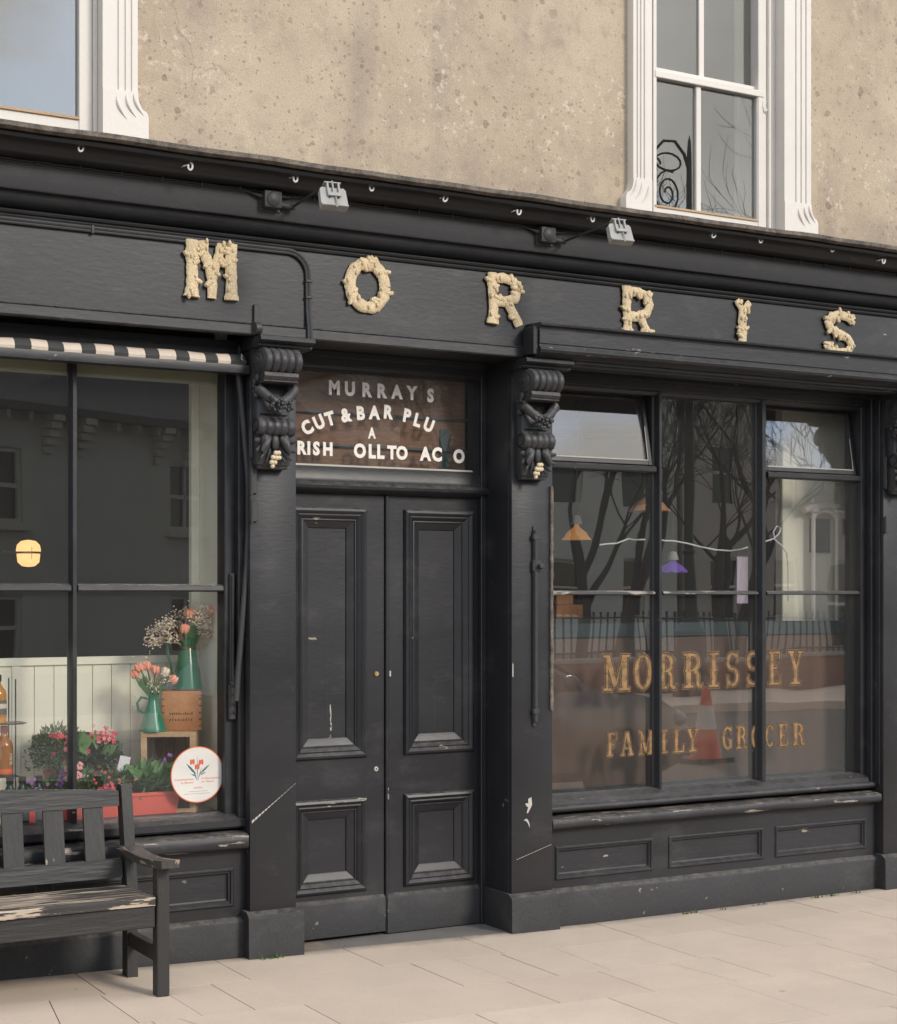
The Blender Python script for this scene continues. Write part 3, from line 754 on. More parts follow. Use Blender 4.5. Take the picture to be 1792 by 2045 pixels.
# ---- stall risers with sills, ledges and panels
def riser(x0, x1, panels, z_pl, z_led0, z_led1, z_s0, z_s1, pz):
    b = B(); b.plate(x0, x1, z_pl - .01, z_led0 + .02, .055, [(a, c_, pz[0], pz[1]) for a, c_ in panels], back=.14)
    rs = obj('stall_riser', b, 'black_paint', pub)
    for a, c_ in panels:
        b = B(); b.frame(a, c_, pz[0], pz[1], [(0, .0555), (.0, .051), (.006, .046), (.012, .047), (.016, .056), (.022, .056), (.026, .067), (.032, .070)]); obj('panel', b, 'black_ledge', rs, angle=22)
    b = B(); lo = min(lift(x0), lift(x1)) - .02
    b.prism([(.14, lo), (.028, lo), (.028, z_pl - .024), (.031, z_pl - .018), (.056, z_pl), (.14, z_pl)], x0, x1, 40, .0025, seed=x0); obj('plinth', b, 'plinth_paint', rs)
    b = B(); b.prism([(.14, z_led0), (.016, z_led0), (.004, z_led0 + .006), (-.002, z_led0 + .016), (.0, z_led1 - .010), (.007, z_led1 - .003), (.022, z_led1), (.14, z_led1 + .012)], x0 + .002, x1 - (.012 if x1 > 0 else .004), 50, .006, seed=x1); obj('ledge', b, 'black_paint_worn', rs, angle=45)
    return rs
riser(.766, 2.889, [(.815, 1.392), (1.490, 2.098), (2.180, 2.812)], .180, .468, .517, .552, .622, (.218, .380))
riser(-3.079, -.779, [(-1.62, -.832), (-2.44, -1.68), (-3.02, -2.50)], .206, .500, .566, .60, .65, (.252, .418))

# ---- right-hand shop window
sw = B()
sw.box(2.830, 2.885, .105, .20, .56, 2.66, .004); sw.box(2.862, 2.889, .06, .105, .56, 2.66, .003); sw.box(2.880, 2.8895, .02, .06, .56, 2.66, .002)
sw.box(.766, .800, .105, .20, .56, 2.66, .003)
sw.prism([(.25, 2.585), (.12, 2.585), (.11, 2.60), (.08, 2.605), (.08, 2.640), (.04, 2.645), (.04, 2.683), (.25, 2.683)], .766, 2.889)
shop_r = obj('shop_window', sw, 'black_paint', pub)
b = B()
b.prism([(.20, .540), (.060, .540), (.050, .545), (.046, .554), (.048, .564), (.056, .571), (.074, .574), (.078, .594), (.096, .598), (.112, .614), (.20, .622)], .767, 2.888, 40, .002, seed=2); obj('sill', b, 'black_ledge', shop_r, angle=40)
for x0, x1 in ((1.456, 1.506), (2.122, 2.180)):
    b = B(); b.prism([(x0, .20), (x0, .145), (x0 + .008, .138), (x0 + .012, .118), (x0 + .018, .106), (x1 - .018, .106), (x1 - .012, .118), (x1 - .008, .138), (x1, .145), (x1, .20)], .60, 2.60, axis='z'); obj('mullion', b, 'black_paint', shop_r)
for x0, x1 in ((.80, 1.4555), (1.5065, 2.1215), (2.1805, 2.83)):
    b = B(); b.prism([(.16, 1.584), (.118, 1.584), (.113, 1.589), (.118, 1.600), (.135, 1.606), (.16, 1.606)], x0, x1, 20, .001, seed=x0); obj('glazing_bar', b, 'black_paint_worn', shop_r)
for x0, x1 in ((.80, 1.4555), (2.1805, 2.83)):
    b = B(); b.prism([(.17, 2.198), (.112, 2.198), (.106, 2.204), (.106, 2.222), (.112, 2.227), (.13, 2.232), (.17, 2.232)], x0, x1)
    obj('transom_bar', b, 'black_paint', shop_r)
for x0, x1 in ((.795, 1.46), (1.50, 2.126), (2.176, 2.835)): pz = B(); pz.box(x0, x1, .147, .151, .60, 1.595); obj('pane', pz, 'old_glass', shop_r)
for x0, x1, zt in ((.795, 1.46, 2.205), (1.50, 2.126, 2.60), (2.176, 2.835, 2.205)): pz = B(); pz.box(x0, x1, .147, .151, 1.596, zt); obj('pane', pz, 'old_glass', shop_r)
for x0, x1 in ((.802, 1.453), (2.183, 2.828)):
    hp = B(); ang = R(10.0 if x0 < 1 else 9.0); Mx = Matrix.Translation((0, .145, 2.235)) @ Matrix.Rotation(-ang, 4, 'X')
    for q in ((x0, x0 + .020, -.008, .016, 0, .36), (x1 - .022, x1, -.008, .016, 0, .36), (x0 + .02, x1 - .022, -.008, .016, 0, .022), (x0 + .02, x1 - .022, -.008, .016, .336, .36)):
        hp.box(*q, .002, M=Mx)
    h_ = obj('hopper_sash', hp, 'black_paint', shop_r)
    hp = B(); hp.box(x0 + .016, x1 - .018, .003, .007, .018, .34, M=Mx); obj('pane', hp, 'hopper_glass', shop_r)
    hp = B(); hp.box(x0 + .020, x1 - .022, -.010, -.0085, .0225, .0275, M=Mx); hp.box(x1 - .0265, x1 - .0225, -.010, -.0085, .03, .2, M=Mx); obj('putty_line', hp, 'trim_pale', shop_r)
# warm room behind it
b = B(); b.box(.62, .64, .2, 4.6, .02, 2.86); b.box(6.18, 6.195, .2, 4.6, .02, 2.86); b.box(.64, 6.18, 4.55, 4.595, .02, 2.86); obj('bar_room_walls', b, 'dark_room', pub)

# ---- gold lettering on the glass: slab letters as strokes, three layers (edge, shade, fill)
GL = {
 'I': [('r', .30, .70, 0, 1), ('r', .05, .95, 0, .09), ('r', .05, .95, .91, 1), ('r', .17, .83, .465, .535)],
 'R': [('r', .13, .41, 0, 1), ('r', .0, .54, 0, .09), ('r', .0, .50, .91, 1), ('r', .06, .5, .465, .535), ('e', .46, .725, .31, .215, -90, 90, .22), ('p', [(.60, .50), (.74, .38), (.76, .10), (.84, .045), (1.0, .045)], .2), ('r', .3, .5, .90, 1)],
 'O': [('e', .5, .5, .37, .445, 0, 360, .24), ('r', .0, .26, .47, .53), ('r', .74, 1.0, .47, .53)],
 'S': [('e', .5, .725, .33, .22, 28, 268, .21), ('e', .5, .28, .34, .225, 92, -152, .21), ('r', .76, .88, .68, 1.0), ('r', .10, .22, 0, .32)],
 'E': [('r', .13, .42, 0, 1), ('r', .0, .9, .91, 1), ('r', .0, .95, 0, .09), ('r', .4, .64, .46, .54), ('r', .80, .92, .70, 1), ('r', .84, .97, 0, .30), ('r', .60, .70, .34, .66)],
 'Y': [('p', [(.20, .97), (.5, .44)], .24), ('p', [(.82, .97), (.54, .44)], .13), ('r', .37, .63, 0, .50), ('r', .0, .42, .91, 1), ('r', .62, 1.0, .91, 1), ('r', .18, .82, 0, .09)],
 'M': [('r', .10, .20, 0, 1), ('r', .68, .90, 0, 1), ('p', [(.16, .98), (.46, .12)], .19), ('p', [(.76, .98), (.46, .12)], .08), ('r', .0, .32, 0, .09), ('r', .58, 1.0, 0, .09), ('r', .0, .26, .91, 1), ('r', .68, 1.0, .91, 1)],
 'F': [('r', .13, .42, 0, 1), ('r', .0, .9, .91, 1), ('r', .0, .56, 0, .09), ('r', .4, .64, .46, .54), ('r', .80, .92, .70, 1), ('r', .60, .70, .34, .66)],
 'A': [('p', [(.16, .03), (.48, .98)], .13), ('p', [(.84, .03), (.52, .98)], .24), ('r', .30, .66, .28, .36), ('r', .0, .34, 0, .09), ('r', .60, 1.0, 0, .09)],
 'L': [('r', .13, .42, 0, 1), ('r', .0, .56, .91, 1), ('r', .0, .95, 0, .09), ('r', .82, .97, 0, .34)],
 'C': [('e', .52, .5, .37, .445, 42, 318, .24), ('r', .78, .90, .64, 1.0)],
 'G': [('e', .52, .5, .37, .445, 42, 300, .24), ('r', .78, .90, .64, 1.0), ('r', .66, .92, .06, .44), ('r', .54, 1.0, .38, .46)],
}
def gold(b, ch, x0, x1, z0, z1, y, d):
    Wd, Ht = x1 - x0, z1 - z0
    Pn = lambda u, v: (x0 + u * Wd, z0 + v * Ht)
    def strip(pts, w, y):
        n = len(pts); vs = []
        for i in range(n):
            p, q = Vector(pts[max(i - 1, 0)]), Vector(pts[min(i + 1, n - 1)]); dr = (q - p).normalized(); nr = Vector((-dr.y, dr.x)); c_ = Vector(pts[i])
            if i == 0: c_ = c_ - dr * d
            if i == n - 1: c_ = c_ + dr * d
            vs.append((b.bm.verts.new((c_.x + nr.x * w / 2, y, c_.y + nr.y * w / 2)), b.bm.verts.new((c_.x - nr.x * w / 2, y, c_.y - nr.y * w / 2))))
        for a, c_ in zip(vs, vs[1:]): b.face([a[0], a[1], c_[1], c_[0]])
    for i, s in enumerate(GL[ch]):
        if s[0] == 'r':
            (a, c0), (e, f) = Pn(s[1], s[3]), Pn(s[2], s[4]); yy = y + i * .00005
            b.poly([(a - d, yy, c0 - d), (e + d, yy, c0 - d), (e + d, yy, f + d), (a - d, yy, f + d)])
        elif s[0] == 'p': strip([Pn(*p) for p in s[1]], s[2] * Wd + 2 * d, y + i * .00005)
        else:
            _, cx_, cy_, rx, ry, a0, a1, wd = s; n = 26; vs = []
            for k in range(n + 1):
                a = R(a0 + (a1 - a0) * k / n); ca_, sa_ = cos(a), sin(a)
                wx = wd * Wd / 2 * (abs(ca_) ** 1.5) + .045 * Ht * (abs(sa_) ** 1.5) + d       # thick sides, thin top and bottom
                c_ = Pn(cx_ + rx * ca_, cy_ + ry * sa_)
                vs.append((b.bm.verts.new((c_[0] + ca_ * wx, y + i * .00005, c_[1] + sa_ * wx)), b.bm.verts.new((c_[0] - ca_ * wx, y + i * .00005, c_[1] - sa_ * wx))))
            for p, q in zip(vs, vs[1:]): b.face([p[0], p[1], q[1], q[0]])
gb = B()
def gx(c): return A(1073.5 + c * .4009, 1340, .15).x
for ln, z0, z1 in ((list(zip('MORRISSEY', ((322, 462), (476, 572), (594, 690), (722, 824), (845, 906), (932, 1008), (1032, 1114), (1146, 1216), (1242, 1326)))), 1.108, 1.288),
                   (list(zip('FAMILYGROCER', ((340, 402), (408, 480), (500, 582), (604, 652), (672, 734), (738, 806), (914, 974), (984, 1046), (1060, 1116), (1130, 1180), (1196, 1250), (1266, 1332)))), .783, .902)):
    gb = B()
    for n_, (ch, (a, c_)) in enumerate(ln):
        if n_ == 6 and z0 < 1: obj('painted_trade', gb, ['leaf_gold', 'letter_shade'], shop_r); gb = B()
        k = 1.0 if z0 > 1 else .7
        for lay, (d, yy, mi) in enumerate(((.0066 * k, .1466, 0), (.0044 * k, .1460, 1), (-.0022 * k, .1454, 0))):
            gb.mi = mi; gold(gb, ch, gx(a) + .004, gx(c_) - .004, z0, z1, yy, d)
    obj('painted_name' if z0 > 1 else 'painted_trade', gb, ['leaf_gold', 'letter_shade'], shop_r)


# ---- left-hand shop window
sl = B()
sl.box(-.850, -.800, .105, .20, .60, 2.66, .004); sl.box(-.805, -.7785, .06, .105, .60, 2.66, .003); sl.box(-3.078, -3.03, .105, .20, .60, 2.66, .004)
sl.prism([(.25, 2.56), (.12, 2.56), (.115, 2.58), (.09, 2.59), (.09, 2.683), (.25, 2.683)], -3.078, -.779)
shop_l = obj('shop_window', sl, 'black_paint', pub)
b = B(); b.prism([(.20, .585), (.062, .585), (.054, .594), (.054, .622), (.064, .628), (.115, .645), (.20, .650)], -3.077, -.7795, 40, .002, seed=4); obj('sill', b, 'black_ledge', shop_l, angle=40)
for x0, x1 in ((-1.519, -1.490), (-2.275, -2.246)):
    b = B(); b.prism([(x0, .18), (x0, .135), (x0 + .007, .115), (x1 - .007, .115), (x1, .135), (x1, .18)], .62, 2.60, axis='z'); obj('mullion', b, 'black_paint', shop_l)
for x0, x1 in ((-3.03, -2.2755), (-2.2455, -1.5195), (-1.4895, -.850)):
    b = B(); b.prism([(.17, 1.600), (.120, 1.600), (.114, 1.607), (.118, 1.626), (.14, 1.634), (.17, 1.634)], x0, x1, 20, .001, seed=x0); obj('glazing_bar', b, 'black_ledge', shop_l)
for x0, x1 in ((-3.04, -2.27), (-2.25, -1.514), (-1.495, -.843)):
    for z0, z1 in ((.64, 1.61), (1.62, 2.57)): pz = B(); pz.box(x0, x1, .147, .151, z0, z1); obj('pane', pz, 'shop_glass', shop_l)
# window bed, pale return post, half-height panelled screen
b = B(); b.box(-3.06, -.80, .20, .52, .60, .640); obj('window_bed', b, 'pale_green', shop_l)
b = B(); b.box(-.836, -.80, .20, .50, .64, 2.86, .003); b.box(A(383, 1000, .44).x, -.8365, .44, .48, .64, 2.86, .004); obj('window_return', b, 'pale_green', shop_l); b = B(); b.box(-3.06, -3.03, .2, .5, .64, 2.86); obj('window_return', b, 'pale_green', shop_l)
b = B(); b.box(-3.02, -.84, .19, .21, 2.500, 2.57); obj('pelmet_board', b, 'olive_board', shop_l)
b = B()
xs_ = [-3.02]
while xs_[-1] < -.95: xs_.append(xs_[-1] + .0855)
for a, c_ in zip(xs_, xs_[1:]): b.box(a + .0012, min(c_, -.837) - .0012, .505, .52, .642, 1.285, .0015)
b.box(-3.02, -.837, .495, .524, 1.282, 1.316, .002); b.box(-1.664, -1.627, .498, .505, .642, 1.282, .002); b.box(-3.02, -.837, .500, .505, .642, .70, .002)
obj('half_screen', b, 'pale_green', shop_l)

# ---- panel to the right of the last pilaster and left of the first: plain boarded fronts with their own risers
for q in ((3.138, 6.4), (-5.2, -3.32)): b = B(); b.box(*q, .03, .2, -.02, 2.6843, .003); obj('boarded_front', b, 'black_paint', pub)

# ---- blind box over the right window
b = B()
bx = [(-.081, 2.842), (-.205, 2.836), (-.216, 2.830), (-.214, 2.822), (-.196, 2.818), (-.194, 2.806), (-.199, 2.802), (-.199, 2.742), (-.194, 2.738), (-.194, 2.730), (-.203, 2.724), (-.210, 2.712), (-.203, 2.700), (-.188, 2.694), (-.160, 2.690), (-.150, 2.682), (-.093, 2.680), (-.093, 2.727), (-.081, 2.729)]
b.prism(bx, .566, 6.4, 60, .0015, seed=8)
b.box(.540, .566, -.185, -.094, 2.690, 2.818, .003)
b.prism([(-.093, 2.6795), (-.140, 2.6795), (-.140, 2.668), (-.120, 2.662), (-.115, 2.655), (-.02, 2.655), (-.02, 2.6795)], .80, 6.4)
obj('blind_box', b, 'black_ledge', pub)

# ---- sash windows upstairs
def sash(x0, x1, face_l, face_r, footz, parent, simple=False):
    """x0,x1: glass opening; face_*: (inner, outer) edges of the architrave faces"""
    win = B()
    win.box(x0 - .02, x0 + .002, .13, .20, 3.42, 6.2, .002); win.box(x1 - .002, x1 + .055, .13, .20, 3.42, 6.2, .003)
    win.box(x1 + .0555, x1 + .0725, .113, .135, 3.42, 6.2, .003)
    wv = obj('sash_window', win, 'white_paint', parent)
    ar = B()
    for (fi, fo), s in ((face_l, -1), (face_r, 1)):
        a, c_ = min(fi, fo), max(fi, fo)
        W_ = c_ - a
        # fluted shaft as one profile
        pr = [(a, .30 if s > 0 else .12), (a, .05)]
        for k in (.42, .62, .80):
            u = a + W_ * (k if s > 0 else 1 - k)
            pr_ = [(u - .006, .05), (u - .003, .058), (u + .003, .058), (u + .006, .05)]
            pr += pr_ if s > 0 else []
        if s < 0:
            for k in (.80, .62, .42):
                u = a + W_ * (1 - k); pr += [(u - .006, .05), (u - .003, .058), (u + .003, .058), (u + .006, .05)]
        pr += [(c_, .05), (c_, .12 if s > 0 else .30)]
        ar.prism(pr, footz + .075, 6.5, axis='z')
        # scrolled foot, splaying outwards
        o_ = fo; st = []
        n = 8
        inner = fi
        prof = [(inner, 3.40), (o_ + s * .046, 3.40), (o_ + s * .046, footz - .022), (o_ + s * .043, footz - .012)]
        for k in range(n + 1):
            t_ = k / n * pi / 2; prof.append((o_ + s * (.036 - .036 * sin(t_)), footz + .0 + .075 * (1 - cos(t_)) ))
        prof += [(inner, footz + .075)]
        ar.prism(prof if s > 0 else prof, .046, .12 if False else .118, axis='y')
        for k, dx in enumerate((.012, .045, .085)):
            pts = []
            for j in range(7):
                t_ = j / 6; pts.append((o_ - s * (dx - .042 * t_ * t_ + .006), .046 - .004 * sin(pi * t_), footz + .068 - .085 * t_ - k * .012))
            ar.tube(pts, [.002 + .004 * sin(pi * min(1, j / 6 + .1)) for j in range(7)], 6)
    obj('architrave', ar, 'white_paint', wv, angle=28)
    if x1 + .078 < face_r[0] - .004:
        rv = B(); rv.box(x1 + .0755, face_r[0] - .0005, .116, .30, 3.4, 6.3, .002); obj('reveal', rv, 'white_reveal', wv)
    return wv
wr = sash(1.473, 2.135, (1.385, 1.272), (2.240, 2.423), 3.565, pub)
# lower sash in front, upper sash behind
b = B(); mid = (1.734, 1.767)
b.box(1.462, 2.136, .135, .175, 3.46, 3.540, .003); b.box(1.462, 2.17, .126, .175, 4.188, 4.222, .003)
b.box(mid[0], mid[1], .142, .172, 3.54, 4.188, .004); b.box(2.128, 2.182, .136, .175, 3.46, 4.19, .003)
b.box(1.462, 2.17, .155, .178, 4.222, 4.248, .002)
obj('lower_sash', b, 'white_paint', wr)
b = B(); b.box(1.780, 1.814, .178, .205, 4.248, 6.0, .003); b.box(2.176, 2.196, .176, .21, 4.10, 6.0, .002)
b.tube([(2.172, .15, 4.19), (2.176, .14, 4.165), (2.168, .135, 4.14), (2.178, .135, 4.12), (2.184, .14, 4.10)], [.012, .018, .013, .017, .008], 8)
obj('upper_sash', b, 'white_paint', wr)
for q in ((1.47, 1.74, .158, .161, 3.53, 4.20), (1.76, 2.13, .158, .161, 3.53, 4.20), (1.47, 1.79, .190, .193, 4.24, 6.0), (1.80, 2.18, .190, .193, 4.24, 6.0)): b = B(); b.box(*q); obj('pane', b, 'upper_glass', wr)
b = B(); b.box(1.462, 2.13, .128, .136, 3.536, 3.546); obj('sill_bead', b, 'crate_pale', wr)
b = B()
for i in range(14):
    pass
b.box(2.236, 2.2545, .2105, .44, 3.31, 6.2, .002); b.box(2.226, 2.236, .29, .30, 3.31, 6.2, .002); b.box(2.216, 2.236, .40, .43, 3.31, 6.2, .003); obj('jamb_lining', b, 'pale_green', wr)
# left one: only its right jamb is in the picture, but the whole window is built
wl = sash(-2.30, -1.481, (-2.375, -2.53), (-1.408, -1.258), 3.600, pub)
b = B(); b.box(-2.30, -1.478, .135, .175, 3.46, 3.556, .003); b.box(-2.30, -1.478, .130, .175, 4.60, 4.64, .003); b.box(-2.30, -2.27, .136, .175, 3.46, 4.64, .003)
obj('lower_sash', b, 'white_paint', wl)
for q in ((-2.29, -1.47, .158, .161, 3.53, 4.62), (-2.29, -1.47, .190, .193, 4.6, 6.0)): b = B(); b.box(*q); obj('pane', b, 'upper_glass', wl)
b = B(); b.box(-2.30, -1.482, .126, .136, 3.552, 3.562); obj('sill_bead', b, 'crate_pale', wl)
b = B(); b.ball((-1.515, -.02, 3.43), .03, 2, (1.3, .6, .9)); obj('mortar_lump', b, 'lip_lead', wl)

# ================================================================== things fixed to the front
# ---- rustic twig letters
def twig_letter(ch, x0, x1, z0, z1, label, seed):
    rnd = random.Random(seed); b = B(); Wd, Ht = x1 - x0, z1 - z0
    st = {'M': [([(.13, 0), (.15, .3), (.13, .65), (.14, 1)], 1.0, 1), ([(.88, 0), (.88, .35), (.86, .7), (.88, 1)], 1.0, 1), ([(.33, 1.0), (.36, .80), (.47, .55), (.52, .30), (.51, 0)], .86, .6), ([(.69, .98), (.65, .80), (.56, .52), (.52, .36)], .80, 0)],
          'O': [([(.5 + .38 * cos(a * pi / 12), .5 + .41 * sin(a * pi / 12)) for a in range(25)], 1.05, 0), ([(.34, .96), (.55, .90), (.72, 1.0)], .62, 0)],
          'R': [([(.17, 0), (.2, .3), (.17, .6), (.16, 1)], .95, 1), ([(.18, .88), (.45, .92), (.72, .86), (.84, .70), (.74, .53), (.45, .44), (.2, .45)], .90, 0), ([(.56, .45), (.66, .30), (.80, .12), (.86, 0)], .88, .8)],
          'I': [([(.46, 0), (.5, .35), (.46, .62), (.5, .76)], 1.0, 1), ([(.5, .7), (.36, .86), (.17, .98)], .72, 0), ([(.5, .7), (.64, .84), (.86, .95)], .66, 0)],
          'S': [([(.86, .80), (.72, .88), (.5, .91), (.27, .86), (.14, .72), (.25, .58), (.5, .49), (.74, .40), (.84, .25), (.72, .11), (.5, .07), (.28, .10), (.13, .24)], .92, 0), ([(.74, .82), (.92, .76)], .5, 0), ([(.9, .90), (.78, .80)], .5, 0), ([(.2, .26), (.05, .16)], .5, 0)]}[ch]
    r0 = .0262
    for pts, k, flare in st:
        P2 = [Vector((x0 + u * Wd, 0, z0 + v * Ht)) for u, v in pts]
        fine = []
        for p, q in zip(P2, P2[1:]):
            m = max(2, int((q - p).length / .012))
            for i in range(m): fine.append(p.lerp(q, i / m))
        fine.append(P2[-1])
        n = len(fine); rad = []
        for i, p in enumerate(fine):
            r_ = r0 * k * (1 + .17 * mnoise.noise(p * 38 + Vector((seed, 0, 0))) + .14 * mnoise.noise(p * 110 + Vector((0, seed, 0))) + .06 * rnd.uniform(-1, 1))
            if flare: r_ *= 1 + .42 * flare * max(0, 1 - i / n * 5.5) ** 2
            rad.append(r_); fine[i] = p + Vector((0, -.0905, 0))
        b.tube(fine, rad, 12, flat=(1, .42, 1))
        # stubs of cut twigs and bark knots along the stem
        L_ = sum((a - c_).length for a, c_ in zip(fine, fine[1:]))
        for _ in range(int(L_ / .042)):
            i = rnd.randrange(2, n - 2) if n > 5 else 1
            d = (fine[min(i + 1, n - 1)] - fine[i - 1]).normalized(); s = rnd.choice((-1, 1)); nr = Vector((-d.z, 0, d.x)) * s
            p = fine[i] + nr * rad[i] * .7; tip = p + nr * rnd.uniform(.010, .022) + d * rnd.uniform(.006, .022) * rnd.choice((1, 1, -1)) + Vector((0, -rnd.uniform(0, .008), 0))
            b.tube([p - nr * .01, p.lerp(tip, .5), tip], [.015, .011, rnd.uniform(.0065, .0095)], 7)
        for _ in range(int(L_ / .045)):
            i = rnd.randrange(0, n); p = fine[i] + Vector((rnd.uniform(-.8, .8) * rad[i], -rad[i] * .5, 0)); b.ball(p, rnd.uniform(.005, .010), 1, (1, .7, 1.5))
    return obj('fascia_letter', b, 'gold_cream', None, label=label, cat='letter', group='rustic letters on the fascia', angle=60)
for i, (ch, x0, x1, z0, z1, lab) in enumerate((
    ('M', -1.106, -.87, 2.822, 3.058, 'cream twig shaped letter M on the black fascia'),
    ('O', -.374, -.148, 2.826, 3.060, 'cream twig shaped letter O on the black fascia over the double door'),
    ('R', .343, .551, 2.828, 3.062, 'cream twig shaped letter R standing whole beside the blind box end'),
    ('R', 1.097, 1.302, 2.812, 3.070, 'cream twig shaped letter R with its feet hidden behind the blind box'),
    ('I', 1.785, 1.905, 2.815, 3.068, 'slim cream twig shaped letter I with a forked top'),
    ('S', 2.375, 2.614, 2.830, 3.066, 'curly cream twig shaped letter S on the black fascia'))):
    twig_letter(ch, x0, x1, z0, z1, lab, 11 + i * 7)

# ---- floodlights on arms
def floodlight(jx, hx, hz, hy, lab):
    o = thing('floodlight', lab, 'floodlight', (jx, -.122, 3.25), group='floodlights on the frieze')
    X, Y_, Z = jx, -.122, 3.25
    b = B(); b.box(-.040, .040, -.045, 0, -.036, .036, .006, seg=2); b.lathe([(0, -.056), (.022, -.054), (.031, -.048), (.032, -.044)], (0, 0, 0), 20, 'y'); b.box(-.046, .046, -.008, 0, -.045, .040, .002); obj('junction_box', b, 'box_grey', o)
    b = B(); b.tube([(.040, -.02, -.016), (.062, -.02, -.018), (.085, -.024, -.02)], [.012, .010, .012], 10); b.ball((.094, -.028, -.020), .015, 2)
    h = Vector((hx - X, hy - Y_, hz - Z))
    b.tube([(.094, -.028, -.020), tuple(h + Vector((-.02, .03, .052)))], .0055, 8); b.tube([(.040, -.02, .02), (.08, -.014, .022), (.13, -.006, .034)], [.007, .006, .004], 8); b.tube([(-.040, -.02, .010), (-.075, -.014, .020), (-.12, -.006, .034)], [.009, .006, .004], 8)
    obj('arm', b, 'cable_black', o)
    Mx = Matrix.Translation(h) @ Matrix.Rotation(R(-8), 4, 'Z') @ Matrix.Rotation(R(-24), 4, 'X')
    b = B(); b.prism([(-.050, -.042), (.050, -.042), (.056, -.034), (.054, .030), (.046, .040), (-.046, .040), (-.054, .030), (-.056, -.034)], -.014, .014, axis='y')
    for v in b.bm.verts: v.co = Mx @ v.co
    b.box(-.056, .056, -.022, .018, -.050, -.042, .002, M=Mx); hd = obj('lamp_head', b, 'lamp_grey', o)
    b = B()
    for dx in (-.018, .018): b = B(); b.ball(Mx @ Vector((dx, -.016, -.008)), .0052, 1); obj('screw', b, 'cable_black', hd)
    b = B()
    for dx in (-.026, .020): b.box(dx, dx + .008, -.024, .006, -.002, .062, .001, M=Mx)
    b.box(-.034, .036, -.022, .004, .058, .064, .001, M=Mx); b.box(-.026, .028, -.026, -.015, -.006, .010, .001, M=Mx); b.box(-.003, .003, -.022, -.016, .0, .07, .001, M=Mx); b.tube([Mx @ Vector((.006, -.02, -.008)), Mx @ Vector((.010, -.024, -.045)), Mx @ Vector((.004, -.02, -.056))], .003, 6)
    obj('bracket', b, 'lamp_grey', o)
floodlight(-.740, -.672, 3.170, -.60, 'pale grey floodlight on a thin arm, above the gap between the letters M and O')
floodlight(.637, .725, 3.180, -.60, 'pale grey floodlight on a thin arm, just below the upstairs sash window with glazing bars')

# ---- cup hooks under the cornice
hk = [(160, 296, 1), (378, 333, 0), (588, 357, 0), (740, 375, 0), (887, 397, 2), (1034, 423, 1), (1181, 437, 0), (1423, 470, 3), (1517, 480, 2), (1660, 498, 2), (1762, 521, 1)]
NTH = ['first', 'second', 'third', 'fourth', 'fifth', 'sixth', 'seventh', 'eighth', 'ninth', 'tenth', 'eleventh']
for i, (x, y, kind) in enumerate(hk):
    p = A(x, y, -.225); b = B(); rr = .0150
    rot = (0.15, .5, 1.0, 1.5)[kind]
    pts = []
    for k in range(14):
        a = -1.9 + k * (5.2 if kind == 0 else 4.2) / 13
        v = Vector((rr * .62 * sin(a) , 0, -rr * cos(a) - .0)); v = Matrix.Rotation(rot * .5, 3, 'Y') @ v; pts.append((v.x, v.y - .012, v.z))
    b.tube(pts, .0040, 6); b.tube([pts[0], (pts[0][0] - .012, .0, pts[0][2] * .3), (pts[0][0] - .018, .02, 0)], .0022, 6); b.ball((pts[0][0] - .014, -.002, pts[0][2] * .2), .0038, 1)
    o = obj('cup_hook', b, 'white_plastic', None, label='white cup hook under the cornice, %s counted from the flower window end' % NTH[i], cat='hook', group='cup hooks along the cornice', loc=p)

# ---- clipped cable, conduit, strap, pull rod, bolts
b = B(); rnd = random.Random(8)
for off, rr in ((0, .0042), (-.009, .0038)):
    pts = []
    for i in range(150):
        x = -5.0 + i * .075; z = 3.288 + off - .0035 * abs(sin(x * pi / .17)) + .0012 * mnoise.noise(Vector((x * 4, off * 90, 0)))
        pts.append((x, -.127, z))
    b.tube(pts, rr, 6)
x = -4.96
while x < 6.2:
    b.box(x, x + .009, -.135, -.1225, 3.274, 3.295, .0015); x += .17
obj('cable', b, 'cable_black', None, label='thin black twin cable clipped along the underside of the cornice roll', cat='cable')
b = B()
for k, (dy, dz) in enumerate(((0, 0), (-.0, -.013))):
    pts = [(-5.0, -.088, 3.060 + dz), (-1.0, -.088, 3.060 + dz), (-.64, -.088, 3.060 + dz)]
    for j in range(1, 9):
        a = j / 8 * pi / 2; r_ = .10 + dz; pts.append((-.64 + r_ * sin(a), -.088, 2.96 + r_ * cos(a)))
    pts += [(-.54 + dz, -.088, 2.9), (-.538 + dz, -.090, 2.8), (-.536 + dz, -.098, 2.735), (-.536 + dz, -.10, 2.684)]
    b.tube(pts, .0085 - k * .002, 8)
for x in (-4.2, -3.2, -2.2, -1.5, -.9): b.box(x, x + .012, -.099, -.0785, 3.037, 3.071, .002)
for z in (2.93, 2.86): b.box(-.560, -.528, -.100, -.0785, z, z + .012, .002)
obj('conduit', b, 'box_grey', None, label='black twin conduit running along the fascia top and bending down beside the letter M', cat='conduit')
b = B(); b.box(-.797, -.775, -.0935, -.0805, 2.700, 2.815, .002); b.lathe([(0, -.035), (.026, -.033), (.028, -.028), (.028, -.004), (.024, 0)], (-.772, -.092, 2.712), 22, 'x', M=Matrix.Rotation(R(14), 3, 'Z'))
obj('awning_hook', b, 'box_grey', None, label='black strap with a round disc on the fascia above a corbel', cat='bracket')
b = B(); q = [(476, 748), (482, 800), (489, 880), (496, 960), (497, 1040), (492, 1140), (484, 1240), (476, 1340), (472, 1400)]
pts = [tuple(A(x, y, .035)) for x, y in q]; b.tube(pts, .0125, 12)
obj('pull_rod', b, 'box_grey', None, label='bowed black pull rod standing in the jamb of the window full of flowers', cat='rod')
